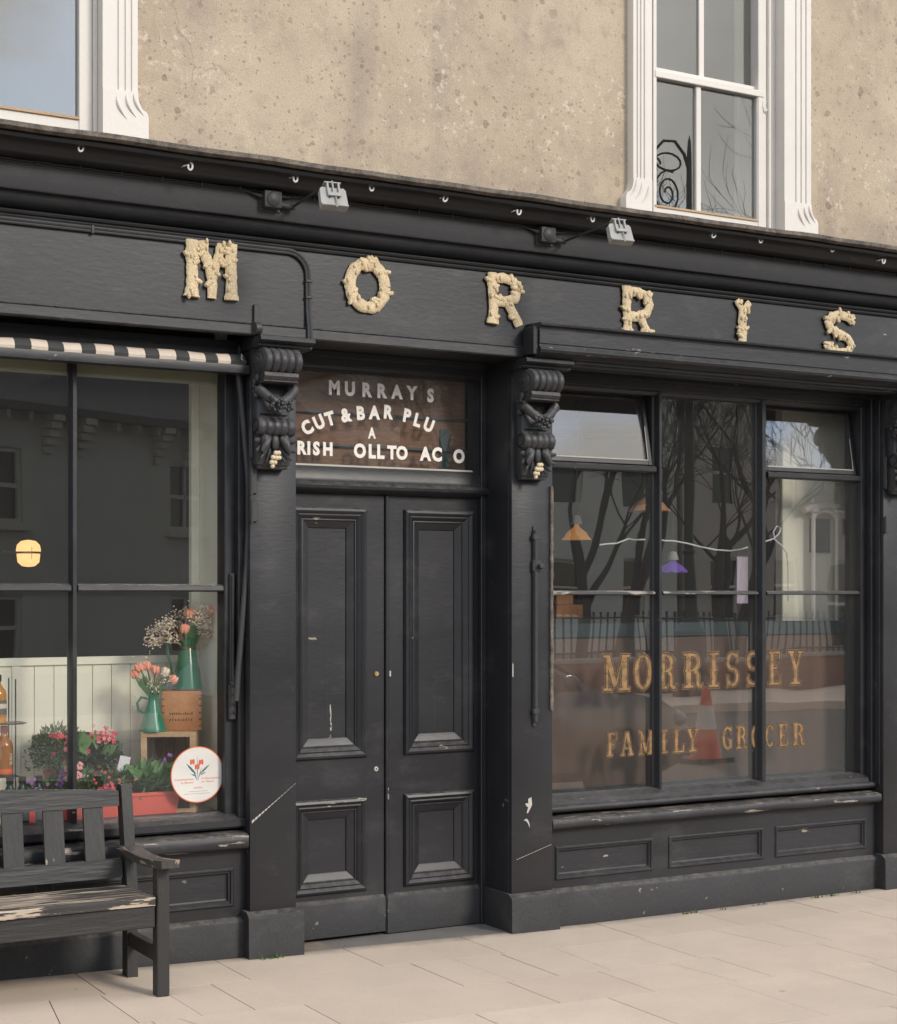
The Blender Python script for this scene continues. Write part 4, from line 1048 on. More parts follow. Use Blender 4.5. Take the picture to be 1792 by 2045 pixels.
b = B(); b.box(-.832, -.812, .088, .104, 1.20, 1.68, .002); b.box(-.838, -.806, .082, .1045, 1.05, 1.20, .003)
for z in (1.075, 1.11, 1.15, 1.19): b.tube([(-.832, .08, z), (-.822, .076, z + .012), (-.812, .08, z)], .005, 6)
b.tube([(-.822, .083, 1.22), (-.822, .083, 1.67)], .006, 8); obj('window_bolt', b, 'box_grey', None, label='long black bolt rail on the frame of the window full of flowers', cat='bolt')
b = B(); b.tube([(.660, -.016, .99), (.660, -.016, 1.89)], .0095, 10); b.box(.643, .677, -.026, .0, 1.845, 1.872, .004); b.box(.643, .677, -.026, .0, 1.025, 1.05, .004); b.box(.651, .669, -.008, .0, .965, 1.91, .002)
b.lathe([(0, -.045), (.012, -.044), (.014, -.04), (.010, -.03), (.007, 0)], (.676, -.005, 1.722), 14, 'y'); b.box(.644, .69, -.022, 0, 1.695, 1.75, .004); b.ball((.690, -.03, 1.72), .012, 2)
obj('shutter_bolt', b, 'box_grey', None, label='long upright black shutter bolt with a small knob beside the gold lettered window', cat='bolt')
b = B()
rnd = random.Random(77); pts = [(.757, -.004, z / 100) for z in range(104, 211, 2)]; b.tube([(x + rnd.uniform(-.001, .001), y, z) for x, y, z in pts], [.0085 + rnd.uniform(-.0012, .002) for _ in pts], 8)
obj('perforated_strip', b, 'lip_lead', None, label='pitted metal edge strip down the pilaster edge beside the gold lettered window', cat='edge strip')
def hinges(px, zs, lab):
    b = B()
    for z0, z1 in zs:
        b.box(px - .014, px + .022, -.013, .0, z0, z1, .003); b.tube([(px - .006, -.014, z0 - .006), (px - .006, -.014, z1 + .006)], .007, 8)
    obj('shutter_hardware', b, 'box_grey', None, label=lab, cat='ironwork', group='old shutter ironwork')
hinges(-.770, ((2.18, 2.30), (2.02, 2.13)), 'upper pair of old black shutter hinges on the door pilaster beside the flower window')
hinges(-.768, ((1.90, 1.99),), 'lowest old black shutter hinge on the door pilaster beside the flower window')
hinges(2.900, ((2.16, 2.32),), 'upper old black shutter hinge on the far pilaster past the gold lettered window')
hinges(2.900, ((1.92, 2.0),), 'lower old black shutter hinge on the far pilaster past the gold lettered window')

# ---- striped awning rolled up over the left window
aw = thing('awning', 'rolled up awning with black and cream stripes above the shop window full of flowers', 'awning', (-1.93, .0, 2.53))
b = B(); b.prism([(-.012, -.004), (-.022, .0), (-.024, .018), (-.022, .034), (-.012, .037), (.02, .037), (.02, -.004)], -1.14, 1.142, 40, .001, seed=6); obj('front_rail', b, 'black_paint', aw)
b = B(); edges = [-1.784 - .0, -1.717, -1.650, -1.585, -1.513, -1.454, -1.377, -1.317, -1.245, -1.184, -1.111, -1.052, -.981, -.925, -.868]
st = [-1.784 - .134 * k / 2 for k in range(18, 0, -1)] + edges + [-.80]
for i, (a, c_) in enumerate(zip(st, st[1:])):
    col_dark = ((i - 18) % 2 == 0); b.mi = 0 if col_dark else 1
    ring = []
    for u in (a, (a + c_) / 2, c_):
        sag = .0025 * sin(u * 21); ring.append([b.bm.verts.new((u + 1.93, y, z + sag)) for y, z in ((-.006, .036), (-.010, .050), (.002, .070), (.022, .082), (.055, .088), (.085, .07))])
    for p, q in zip(ring, ring[1:]):
        for k in range(5): b.face([p[k], q[k], q[k + 1], p[k + 1]])
b.mi = 1; b.poly([(1.105, -.012, .060), (1.135, -.006, .048), (1.128, .01, .075), (1.112, .0, .088)]); b.mi = 0
b.tube([(-1.14, .05, .06), (1.13, .05, .06)], .03, 14)
obj('canopy_roll', b, ['awning_dark', 'awning_white'], aw)

# ================================================================== park bench
bz = lift(-1.34)
bench = thing('park_bench', 'worn black slatted wooden bench under the shop window full of flowers', 'bench', (-1.345, -.11, bz))
BWD = 1.55          # runs to the left, out of the picture
def leg(b, x, y, z0, z1, w=.050, d=.056): b.box(x - w / 2, x + w / 2, y - d / 2, y + d / 2, z0, z1, .004)
for x in (-.0, -BWD):
    b = B(); leg(b, x, -.372, 0, .502); obj('leg', b, 'bench_wood_end', bench)
    b = B()
    b.prism([(-.035, 0), (.030, 0), (.030, .34), (.105, .758), (.100, .766), (.062, .770), (.045, .763), (-.032, .36)], x - .022, x + .022); obj('leg', b, 'bench_wood_end', bench)
    b = B(); b.box(x - .018, x + .018, -.341, -.025, .125, .185, .004); obj('stretcher', b, 'bench_wood_end', bench)
    b = B()                                                                        # shaped armrest
    pr = []
    for i in range(11):
        t = i / 10; pr.append((.02 - .50 * t, .527 - .016 * sin(pi * t) + .008 * t))
    low = [(y, z - .030) for y, z in pr][::-1]
    b.prism(pr + low, x - .036, x + .036); obj('armrest', b, 'bench_arm', bench)
SD = -.043; b = B(); b.prism([(-.405, .398 + SD), (-.405, .425 + SD), (-.398, .432 + SD), (-.322, .430 + SD), (-.318, .424 + SD), (-.318, .40 + SD)], -BWD - .0, .0 + .0 - .034, 40, .001, seed=1)
for k in range(3):
    y0 = -.312 + k * .098; b.prism([(y0, .402 - k * .004 + SD), (y0, .424 - k * .004 + SD), (y0 + .004, .428 - k * .004 + SD), (y0 + .086, .427 - k * .005 + SD), (y0 + .09, .42 - k * .005 + SD), (y0 + .09, .40 - k * .005 + SD)], -BWD, -.034 + .0, 30, .001, seed=3 + k)
obj('seat', b, 'bench_seat', bench, angle=25)
b = B(); b.box(-BWD + .03, -.030, -.392, -.358, .268, .354, .004); b.box(-BWD + .03, -.03, -.05, -.02, .28, .345, .004); obj('apron', b, 'bench_wood', bench)
def on_back(b, zs, x0, x1, th=.03):      # follows the lean of the back posts
    ly = lambda z: .030 + (z - .34) * .075 / .45 - .045
    b.prism([(ly(zs[0]), zs[0]), (ly(zs[1]), zs[1]), (ly(zs[1]) + th, zs[1]), (ly(zs[0]) + th, zs[0])], x0, x1)
b = B(); on_back(b, (.402, .474), -BWD + .031, -.031); obj('back_rail', b, 'bench_wood', bench)
b = B()                                                                            # crested top rail
ly = lambda z: .030 + (z - .34) * .075 / .45 - .045
n = 24; rg = []
for i in range(n + 1):
    x = -BWD + .031 + (BWD - .062) * i / n; t = 2 * i / n - 1; top = .745 + .034 * (1 - abs(t) ** 1.7); z0 = .684
    rg.append([b.bm.verts.new(p) for p in ((x, ly(z0), z0), (x, ly(top), top), (x, ly(top) + .032, top), (x, ly(z0) + .032, z0))])
for p, q in zip(rg, rg[1:]):
    for k in range(4): b.face([p[k], p[(k + 1) % 4], q[(k + 1) % 4], q[k]])
b.face(rg[0]); b.face(rg[-1]); obj('top_rail', b, 'bench_wood', bench, angle=50)
k = 0
for i in range(8):
    x = -.138 - i * .163
    if x < -BWD + .08: break
    b = B()
    z0, z1 = .4739, .6841; b.prism([(ly(z0) + .006, z0), (ly(z1) + .006, z1), (ly(z1) + .024, z1), (ly(z0) + .024, z0)], x - .040, x + .040); obj('back_slat', b, 'bench_wood_end', bench)

# ================================================================== left window display
BED = .640
def crate(name, lab, loc, rz, w, d, h, mats, open_front, slats=4, marks=False):
    o = thing(name, lab, 'crate', loc, rz)
    if open_front:
        b = B(); t = .012
        for i in range(3):                                   # planks top, bottom, sides and back
            y0 = -d / 2 + i * d / 3; b.box(-w / 2, w / 2, y0 + .002, y0 + d / 3 - .002, h - t, h, .0015); b.box(-w / 2, w / 2, y0 + .002, y0 + d / 3 - .002, 0, t, .0015)
            for s in (-1, 1): b.box(s * (w / 2 - t / 2) - t / 2, s * (w / 2 - t / 2) + t / 2, y0 + .003, y0 + d / 3 - .003, t, h - t, .0015)
        for i in range(4): b.box(-w / 2 + t + (w - 2 * t) * i / 4 + .002, -w / 2 + t + (w - 2 * t) * (i + 1) / 4 - .002, d / 2 - t, d / 2, t, h - t, .001)
        obj('planks', b, mats[0], o)
        b = B(); y = -d / 2 - .010
        b.box(-w / 2, w / 2, y, -d / 2, h - .022, h, .0015); b.box(-w / 2, w / 2, y, -d / 2, 0, .026, .0015); b.box(-w / 2, -w / 2 + .026, y, -d / 2, .026, h - .022, .0015); b.box(w / 2 - .026, w / 2, y, -d / 2, .026, h - .022, .0015)
        obj('front_frame', b, mats[1], o)
    else:
        b = B(); b.box(-w / 2, w / 2, -d / 2, d / 2, 0, h, .003, seg=2); bd = obj('body', b, mats[0], o)
        b = B(); rnd = random.Random(3)
        for s in (-1, 1):                                    # dovetailed corner joints
            for i in range(5): z = .012 + i * (h - .024) / 5; b.box(s * (w / 2 - .006) - .006, s * (w / 2 - .006) + .006, -d / 2 - .0012, -d / 2 + .001, z + .004, z + .010, .0005)
        for zz_, n_ in ((h * .40, 11), (h * .24, 9)):        # worn branded marks, no longer readable
            for i in range(n_):
                x = -w * .30 + i * w * .6 / n_; b.box(x, x + w * .03, -d / 2 - .0008, -d / 2 + .001, zz_, zz_ + rnd.uniform(.006, .012))
        obj('joints', b, 'branding', bd)
    return o
crate('wooden_crate', 'large open slatted wooden crate on the window bed holding up the jugs', (-1.005, .345, BED), R(-26), .235, .24, .355, ('crate_wood', 'crate_pale'), True)
crate('wooden_box', 'small orange stained wooden box on top of the open slatted crate', (-.962, .335, BED + .3552), R(-20), .172, .12, .172, ('box_orange',), False)
def jug(name, lab, loc, rz, s, m, r0, r1, h, spout, hl):
    o = thing(name, lab, 'jug', loc, rz)
    b = B(); b.lathe([(0, .0), (r0, 0), (r0 * 1.02, .004), (r0, .010), (r1 * 1.02, h), (r1 * .98, h + .004)], n=28)
    n = 28; rings = []
    for (k, z) in ((0, h + .004), (.35, h + .02), (1, h + spout)):
        ring = []
        for j in range(n):
            a = 2 * pi * j / n; f = (cos(a) * .5 + .5) ** 2
            r_ = r1 * (1 + k * (.25 + .55 * f)); ring.append(b.bm.verts.new((r_ * cos(a), r_ * sin(a) * .95, z + k * spout * .5 * f)))
        rings.append(ring)
    for p, q in zip(rings, rings[1:]):
        for j in range(n): b.face([p[j], p[(j + 1) % n], q[(j + 1) % n], q[j]])
    obj('body', b, m, o, angle=60)
    b = B(); b.lathe([(r0 * 1.0, .0005), (r0 * 1.035, .002), (r0 * 1.02, .006)], n=28); b.lathe([(r1 * 1.04, h - .004), (r1 * 1.07, h), (r1 * 1.04, h + .004)], n=28); obj('rim', b, 'rust' if s else m, o)
    b = B(); b.tube(hl, .0052, 8, flat=(1, 1.8, 1)); obj('handle', b, m, o); return o
JB = (-.934, .335, BED + .3552 + .1724)
jug('enamel_jug', 'tall bottle green enamel jug on the small orange box', JB, 0, 1, 'jug_green', .066, .034, .188, .036, [(-.036, 0, .205), (-.075, 0, .222), (-.096, 0, .205), (-.092, 0, .165), (-.082, 0, .12), (-.072, 0, .075), (-.062, 0, .065)])
JS = (-1.106, .30, BED + .3552)
jug('enamel_jug', 'smaller teal green enamel jug with tulips on the open crate', JS, 0, 0, 'jug_teal', .058, .019, .138, .016, [(-.026, 0, .142), (-.052, 0, .15), (-.070, 0, .125), (-.066, 0, .095), (-.045, 0, .082), (-.036, 0, .08)])
def tulip(b, p, d, s, mi):
    b.mi = mi; d = Vector(d).normalized(); q = d.to_track_quat('Z', 'Y').to_matrix()
    for k in range(5):
        a = k * 2 * pi / 5; o_ = q @ Vector((cos(a) * s * .32, sin(a) * s * .32, s * .5)); b.ball(Vector(p) + o_, s * .42, 1, (.75, .75, 1.45), M=q)
def stems(b, base, tips, r=.0022):
    for t in tips:
        m = (Vector(base) + Vector(t)) / 2 + Vector((0, 0, .012)); b.tube([base, tuple(m), t], r, 5)
rnd = random.Random(5)
tu = thing('tulips', 'coral and cream tulips standing in the smaller teal jug', 'flowers', (JS[0], JS[1], JS[2] + .15))
b = B(); tips = [(-.075, -.01, .088), (-.060, -.02, .115), (-.024, 0, .118), (.003, -.02, .100), (.045, -.01, .092), (.078, -.015, .060), (-.03, .02, .06), (.02, .02, .05)]
for t in tips: b.tube([(rnd.uniform(-.01, .01), 0, -.02), (t[0] * .45, t[1] * .5, t[2] * .55), t], .003, 6)
for k in range(9):
    a = rnd.uniform(-1, 1); l = rnd.uniform(.07, .11); p0 = Vector((a * .012, rnd.uniform(-.01, .01), -.01)); p1 = p0 + Vector((a * .05, -.01, l * .6)); p2 = p0 + Vector((a * .08, -.02, l))
    w_ = .009; b.poly([p0, p1 + Vector((w_, 0, 0)), p2, p1 - Vector((w_, 0, 0))])
obj('stems', b, 'leaf_mid', tu)
b = B()
for i, t in enumerate(tips): tulip(b, t, (t[0], t[1], .09), .034 if i < 6 else .022, 0 if i not in (4,) else 1)
obj('blooms', b, ['bloom_coral', 'dried_bloom'], tu)
b = B()
for k in range(60):
    c_ = rnd.choice(((-.09, .0, .01), (-.035, -.01, .155), (.0, -.02, .05), (.05, -.02, .07))); b.ball((c_[0] + rnd.gauss(0, .016), c_[1], c_[2] + rnd.gauss(0, .018)), rnd.uniform(.002, .0045), 1)
obj('filler_blooms', b, 'dried_bloom', tu)
df = thing('dried_flowers', 'sprawling bunch of dried cream flowers in the tall green jug', 'flowers', (JB[0], JB[1], JB[2] + .21))
b = B(); fb = B(); rnd = random.Random(9)
heads = []
for k in range(46):
    a = rnd.uniform(-1, 1)
    tip = Vector((a * .20 + .005, rnd.uniform(-.09, .06), .155 - .14 * abs(a) ** 1.5 - rnd.random() * .11 * (1 - abs(a) * .5)))
    if a < -.2: tip.x -= .01
    b.tube([(0, 0, -.03), tuple(tip * .55 + Vector((0, 0, .022))), tuple(tip)], [.0022, .0016, .001], 5)
    heads.append(tip)
for t in heads:
    for q in range(rnd.randint(16, 34)):
        p = t + Vector((rnd.gauss(0, .016), rnd.gauss(0, .012), rnd.gauss(0, .015))); fb.ball(p, rnd.uniform(.0025, .0058), 1, (1, 1, .7))
        if q % 3 == 0: b.tube([tuple(t * .9), tuple(p)], .0007, 4)
for z in (-.002, .016): b.tube([(-.05, -.02, z), (-.215, -.05, z + .012)], .0028, 5)
obj('stems', b, 'dried_stem', df); obj('blooms', fb, 'dried_bloom', df)
b = B()
for t in ((.075, -.05, .125), (-.014, -.06, .112), (-.045, -.08, .045)): tulip(b, t, (.3 * (1 if t[0] > 0 else -.2), -.4, 1), .036, 0)
obj('tulip_blooms', b, 'bloom_coral', df)
b = B()
for k in range(7):
    p0 = Vector((rnd.uniform(-.02, .03), -.03, 0)); b.poly([p0, p0 + Vector((.012, -.01, .04)), p0 + Vector((rnd.uniform(-.02, .04), -.02, .085)), p0 + Vector((-.01, -.012, .045))])
obj('leaves', b, 'leaf_mid', df)

def foliage(b, n, c, r, leaf, rnd, up=.5, mi=0, narrow=1.0):
    b.mi = mi
    for _ in range(n):
        while True:
            v = Vector((rnd.uniform(-1, 1), rnd.uniform(-1, 1), rnd.uniform(-.6, 1)))
            if v.length < 1: break
        p = Vector(c) + Vector((v.x * r[0], v.y * r[1], v.z * r[2]))
        d = (v + Vector((rnd.gauss(0, .4), rnd.gauss(0, .4) - .2, rnd.gauss(0, .4) + up))).normalized(); s = leaf * rnd.uniform(.6, 1.3)
        side = d.cross(Vector((rnd.gauss(0, 1), rnd.gauss(0, 1), rnd.gauss(0, 1)))).normalized() * s * .36 * narrow; nrm = side.cross(d).normalized() * s * .12
        b.face([b.bm.verts.new(q) for q in (p, p + d * s * .45 + side + nrm, p + d * s, p + d * s * .45 - side + nrm)])
def blooms(b, n, c, r, s, rnd, mi):
    b.mi = mi
    for _ in range(n):
        v = Vector((rnd.gauss(0, .5), rnd.gauss(0, .5) - .4, rnd.gauss(0, .5) + .3)); p = Vector(c) + Vector((v.x * r[0], v.y * r[1], v.z * r[2]))
        for k in range(5):
            a = k * 2 * pi / 5 + rnd.random(); b.ball(p + Vector((cos(a) * s * .55, rnd.uniform(-.2, .2) * s, sin(a) * s * .55)), s * .5, 1, (1, .6, 1))
def potted(name, lab, loc, pot_m, r0, r1, h, specs, bl):
    o = thing(name, lab, 'potted plant', loc, group='flowering plants in the left window')
    b = B(); b.lathe([(0, 0), (r0, 0), (r1, h - .014), (r1 * 1.08, h - .014), (r1 * 1.08, h), (r1 * .95, h), (r1 * .9, h - .02), (0, h - .02)], n=24); obj('pot', b, pot_m, o)
    rnd = random.Random(hash(lab) % 999 if False else len(lab)); b = B(); mats = []
    for i, (n, c, r, leaf, m, nw) in enumerate(specs): mats.append(m); foliage(b, n, c, r, leaf, rnd, mi=i, narrow=nw)
    obj('foliage', b, mats, o, recalc=False)
    b = B(); mats = []
    for i, (n, c, r, s, m) in enumerate(bl): mats.append(m); blooms(b, n, c, r, s, rnd, i)
    obj('blooms', b, mats, o); return o
potted('potted_carnation', 'bushy grey green plant with small pink flowers in a dark rose pot', (-1.50, .36, BED), 'rose_plastic', .048, .062, .20, [(900, (0, 0, .285), (.112, .08, .11), .024, 'leaf_mid', .55), (420, (-.03, 0, .27), (.12, .08, .10), .022, 'leaf_dark', .5)], [(9, (0, -.05, .30), (.10, .05, .09), .010, 'bloom_pink'), (3, (-.02, -.06, .31), (.08, .03, .07), .013, 'bloom_pink')])
potted('potted_azalea', 'plant crowded with red and white blooms in a dark rose pot', (-1.325, .37, BED), 'rose_plastic', .044, .064, .195, [(300, (0, 0, .255), (.085, .07, .065), .034, 'leaf_dark', 1.2), (16, (-.055, -.05, .25), (.05, .03, .06), .085, 'leaf_light', 1.0)], [(34, (.004, -.01, .315), (.062, .045, .045), .011, 'bloom_pink'), (22, (.004, -.02, .325), (.062, .045, .045), .009, 'bloom_pale')])
potted('potted_begonia', 'low plant with a big pale pink bloom in front of the window bar', (-1.475, .255, BED), 'rose_plastic', .04, .055, .12, [(260, (0, 0, .17), (.085, .06, .055), .028, 'leaf_mid', .7)], [(7, (-.01, -.03, .205), (.03, .02, .025), .019, 'bloom_pale'), (4, (-.06, -.03, .19), (.03, .02, .02), .009, 'bloom_violet')])
# trough planter
tp = thing('trough_planter', 'coral red plastic trough full of leafy plants behind the window bar', 'planter', (-1.215, .262, BED))
b = B(); L2, h = .195, .105
rings = []
for (lx, ly_, z) in ((L2 - .014, .052, 0), (L2, .066, h - .014), (L2 + .005, .071, h - .014), (L2 + .005, .071, h), (L2 - .004, .062, h), (L2 - .008, .058, h - .02)):
    rings.append([b.bm.verts.new(p) for p in ((-lx, -ly_, z), (lx, -ly_, z), (lx, ly_, z), (-lx, ly_, z))])
for p, q in zip(rings, rings[1:]):
    for k in range(4): b.face([p[k], p[(k + 1) % 4], q[(k + 1) % 4], q[k]])
b.face(rings[0]); b.face(rings[-1]); obj('trough', b, 'coral_plastic', tp)
rnd = random.Random(21); b = B()
foliage(b, 900, (-.08, 0, .135), (.12, .06, .055), .022, rnd, mi=0, narrow=.6); foliage(b, 120, (.085, -.01, .135), (.095, .055, .065), .070, rnd, mi=1, narrow=1.15); foliage(b, 300, (.05, .02, .13), (.13, .05, .07), .03, rnd, mi=2, narrow=.7)
obj('foliage', b, ['leaf_mid', 'leaf_light', 'leaf_dark'], tp, recalc=False)
b = B(); blooms(b, 26, (-.09, -.06, .13), (.11, .03, .05), .007, rnd, 0); blooms(b, 12, (-.12, -.05, .12), (.08, .02, .03), .010, rnd, 1); blooms(b, 8, (.155, 0, .20), (.035, .02, .035), .008, rnd, 2)
obj('blooms', b, ['bloom_pink', 'bloom_crimson', 'bloom_violet'], tp)
b = B(); L3 = .13
for lx0 in (0,):
    b.box(-L3, L3, -.055, .055, 0, .10, .006)
tp2 = thing('trough_planter', 'second coral red trough mostly hidden behind the bench back', 'planter', (-1.56, .262, BED)); obj('trough', b, 'coral_plastic', tp2)
b = B(); foliage(b, 420, (0, 0, .13), (.13, .06, .045), .024, rnd, mi=0, narrow=.6); obj('foliage', b, ['leaf_mid'], tp2, recalc=False)
b = B(); blooms(b, 9, (-.04, -.05, .15), (.09, .02, .03), .008, rnd, 0); obj('blooms', b, ['bloom_violet'], tp2)
# cards and the dark seed pack
for (x, y, w_, h_, tilt, lab, z0) in ((671, 1495, .046, .055, -6, 'white price card stuck among the plants beside the window bar', 0), (985, 1410, .048, .072, 14, 'tilted white price card above the trough planter', 0)):
    p = A(x * .2508, 2350 / 2.0028 + y * .2508, .30); b = B(); Mx = Matrix.Rotation(R(tilt), 4, 'Y')
    b.box(-w_ / 2, w_ / 2, -.001, .001, -h_ / 2, h_ / 2, .0004, M=Mx); cdo = thing('price_card', lab, 'card', p); obj('card', b, 'card_white', cdo)
    b = B(); b.tube([(0, .003, -h_ / 2), (0, .005, BED - p.z + .07)], .002, 5); obj('stake', b, 'leaf_mid', cdo)
p = A(607 * .2508, 2350 / 2.0028 + 1200 * .2508, .43); b = B(); b.box(-.06, .06, -.02, .02, -.03, .03, .003, M=Matrix.Rotation(R(6), 4, 'Y')); pk = thing('seed_box', 'dark box with a pink flower picture standing behind the potted plants', 'box', p); obj('carton', b, 'pack_dark', pk)
b = B(); 
for k in range(6): b.ball((.008 + .009 * cos(k * 1.05), -.0212, .002 + .009 * sin(k * 1.05)), .009, 1, (1, .12, 1))
obj('flower_picture', b, 'bloom_pink', pk); b = B(); b.box(-.004, .004, -.004, .004, BED - p.z, -.029); obj('stake', b, 'pack_dark', pk)

# bottles on a two tier stand at the left edge
st_ = thing('display_stand', 'black two tier wire bottle stand among the window flowers', 'stand', (-1.79, .30, BED))
b = B(); b.box(-.12, .10, -.06, .06, .412, .418, .002); b.box(-.12, .09, -.06, .06, .196, .202, .002); b.prism([(.10, .412), (.125, .418), (.10, .418)], -.06, .06, axis='y'); obj('tiers', b, 'cap_black', st_)
b = B()
for y in (-.055, .055): b.tube([(.075, y, 0), (.075, y, .60)], .003, 6); b.tube([(-.11, y, 0), (-.11, y, .60)], .003, 6)
obj('wires', b, 'cap_black', st_)
def bottle(lab, loc, s, liq, cap, bands, writing=None):
    o = thing('whisky_bottle', lab, 'bottle', loc, group='whisky bottles in the window')
    r = .036 * s; h = .20 * s
    b = B(); b.lathe([(0, 0), (r * .9, 0), (r, .004), (r, h * .58), (r * .92, h * .66), (r * .5, h * .76), (r * .36, h * .82), (r * .36, h * .90)], n=24); bo = obj('glass_body', b, liq, o)
    b = B(); b.lathe([(r * .40, h * .86), (r * .43, h * .87), (r * .43, h * .99), (r * .38, h), (0, h)], n=18); obj('cap', b, cap, o)
    for z0, z1, m in bands:
        b = B(); b.lathe([(r * 1.012, h * z0), (r * 1.012, h * z1)], n=24); obj('paper_label', b, m, bo)
    if writing:
        b = B(); text_into(b, writing, -.012, h * .12 + .0, .016, 0, bold=.02); 
        for v in b.bm.verts:
            x, z = v.co.x + .012, v.co.z - h * .12; v.co = Vector((.022 - (0), -r * .86, h * .22)) + Vector((-z * .9 + .006, 0, x * .85)); v.co.y = -math.sqrt(max(1e-6, (r * 1.02) ** 2 - v.co.x ** 2)); 
        obj('writing', b, 'label_cream', bo)
    return o
bottle('tall amber whisky bottle with grey and cream labels on the upper tier of the stand', (-1.778, .285, BED + .4182), 1.0, 'whisky', 'cap_black', ((.18, .30, 'label_grey'), (.31, .40, 'label_cream'), (.42, .48, 'label_grey')))
bottle('amber whisky bottle with an orange label on the lower tier of the stand', (-1.752, .285, BED + .2022), 1.02, 'whisky_dark', 'cap_red', ((.05, .14, 'label_orange'),), 'BUSH')
for i, (x, lab) in enumerate(((-1.741, 'dark bottle with a black cap, beside the bottle stand'), (-1.690, 'dark bottle with a black cap, middle one of the three behind the bench back'), (-1.622, 'dark bottle with a black cap, beside the potted plants'))):
    bottle(lab, (x, .235, BED), .99, 'pack_dark', 'cap_black', ((.1, .5, 'label_grey'),))

# round sticker on the glass
sk = thing('flower_sticker', 'round white sticker with an orange rim and tulips on the flower window', 'sticker', tuple(A(394.5, 1547, .146)))
def disc(b, r, y, n=64): b.face([b.bm.verts.new((r * cos(2 * pi * i / n), y, r * sin(2 * pi * i / n))) for i in range(n)])
b = B(); disc(b, .121, -.0006); disc(b, .121, .0004); obj('rim', b, 'sticker_orange', sk)
b = B(); disc(b, .1165, -.0010); obj('face', b, 'sticker_white', sk)
b = B()
for x, z in ((-.024, .055), (.016, .052), (-.002, .033)):
    for k, (dx, w_) in enumerate(((-.0062, .0055), (.0062, .0055), (0, .005))): b.poly([(x + dx + w_ * sin(a * pi / 6) * .9, -.0014 - .0001 * k, z + .0125 * cos(a * pi / 6) * (1 if k < 2 else .75) + .001 * k) for a in range(12)])
obj('tulip_print', b, 'sticker_red', sk)
b = B()
def leafp(x0, z0, x1, z1, w_):
    d = Vector((x1 - x0, z1 - z0)); n_ = Vector((-d.y, d.x)).normalized() * w_; pts = [(x0, z0), (x0 + d.x * .35 + n_.x, z0 + d.y * .35 + n_.y), (x0 + d.x * .7 + n_.x * .8, z0 + d.y * .7 + n_.y * .8), (x1, z1), (x0 + d.x * .6 - n_.x * .6, z0 + d.y * .6 - n_.y * .6), (x0 + d.x * .3 - n_.x * .5, z0 + d.y * .3 - n_.y * .5)]
    b.poly([(p[0], -.0013, p[1]) for p in pts])
leafp(-.004, .0, -.052, .052, .006); leafp(.010, .0, .056, .042, .005); leafp(-.004, -.006, -.032, .004, .003); leafp(.010, -.004, .040, .010, .003); leafp(.0, -.028, -.02, .02, .0028); leafp(.0, -.028, .0, .086, .0018); leafp(.0, -.028, .02, .03, .0022)
obj('leaf_print', b, 'sticker_teal', sk)
b = B()
text_into(b, 'Communities', -.105, -.022, .0085, -.0013, width=.088, bold=.01); text_into(b, 'in Bloom', -.074, -.036, .0085, -.0013, width=.056, bold=.01); text_into(b, 'Collectivit\u00e9s', .016, -.021, .0085, -.0013, width=.084, bold=.01); text_into(b, 'en fleurs', .018, -.035, .0085, -.0013, width=.056, bold=.01); text_into(b, 'CANADA', -.018, -.060, .0075, -.0013, width=.042, bold=.01)
obj('red_writing', b, 'sticker_red', sk)
b = B()
for i in range(2):
    b.box(-.04 + i * -.02, .045 + i * .012, -.00125, -.0010, -.0725 - .010 * i, -.0708 - .010 * i)
obj('small_print', b, 'sticker_text', sk)

# amber lamp deep in the left room, pendants and clutter in the bar
lp = thing('wall_lamp', 'glowing amber glass shade in the dark room behind the window full of flowers', 'lamp', (-1.325, 1.5, 1.79))
b = B(); b.lathe([(0, -.068), (.03, -.064), (.052, -.045), (.056, -.01), (.056, .0)], n=24); b.lathe([(.056, .001), (.060, .012), (.055, .04), (.035, .06), (.0, .066)], n=24); obj('glass_shade', b, 'lamp_amber', lp)
b = B(); b.lathe([(.0575, -.003), (.0605, .0), (.0605, .006), (.0585, .008)], n=24); b.tube([(0, 0, .0), (0, .5, .02)], .006, 6); b.tube([(0, -.058, -.03), (0, -.062, .03)], .0015, 6); obj('fitting', b, 'brass', lp)
def pendant(lab, loc, r, h, m, scal=False):
    o = thing('pendant_lamp', lab, 'lamp', loc, group='pendant lamps in the bar'); b = B(); n = 32; rings = []
    for k, z in ((.12, h), (.2, h * .8), (.45, h * .62), (.66, h * .45), (.82, h * .2), (1.0, 0)):
        rings.append([b.bm.verts.new((r * k * cos(2 * pi * j / n), r * k * sin(2 * pi * j / n), z - (.012 * abs(sin(j * pi / 4)) if scal and k > .9 else 0))) for j in range(n)])
    for p, q in zip(rings, rings[1:]):
        for j in range(n): b.face([p[j], p[(j + 1) % n], q[(j + 1) % n], q[j]])
    obj('shade', b, m, o, angle=60)
    b = B(); b.lathe([(0, h + .05), (.02, h + .045), (.03, h + .02), (.035, h)], n=16); obj('cap', b, 'trim_pale', o)
    b = B(); b.tube([(0, 0, h + .05), (0, 0, 2.86 - loc[2])], .004, 6); obj('flex', b, 'cable_black', o); return o
pendant('copper pendant shade hanging high behind the gold lettered shop window', tuple(A(1297, 1021, .6)), .118, .095, 'copper')
pendant('glowing purple scalloped pendant behind the gold lettered shop window', tuple(A(1344, 1140, .95)), .085, .062, 'lamp_purple', True)
pendant('glowing orange pendant beside the door pilaster behind the gold lettered window', tuple(A(1152, 1078, 1.2)), .085, .09, 'lamp_orange')
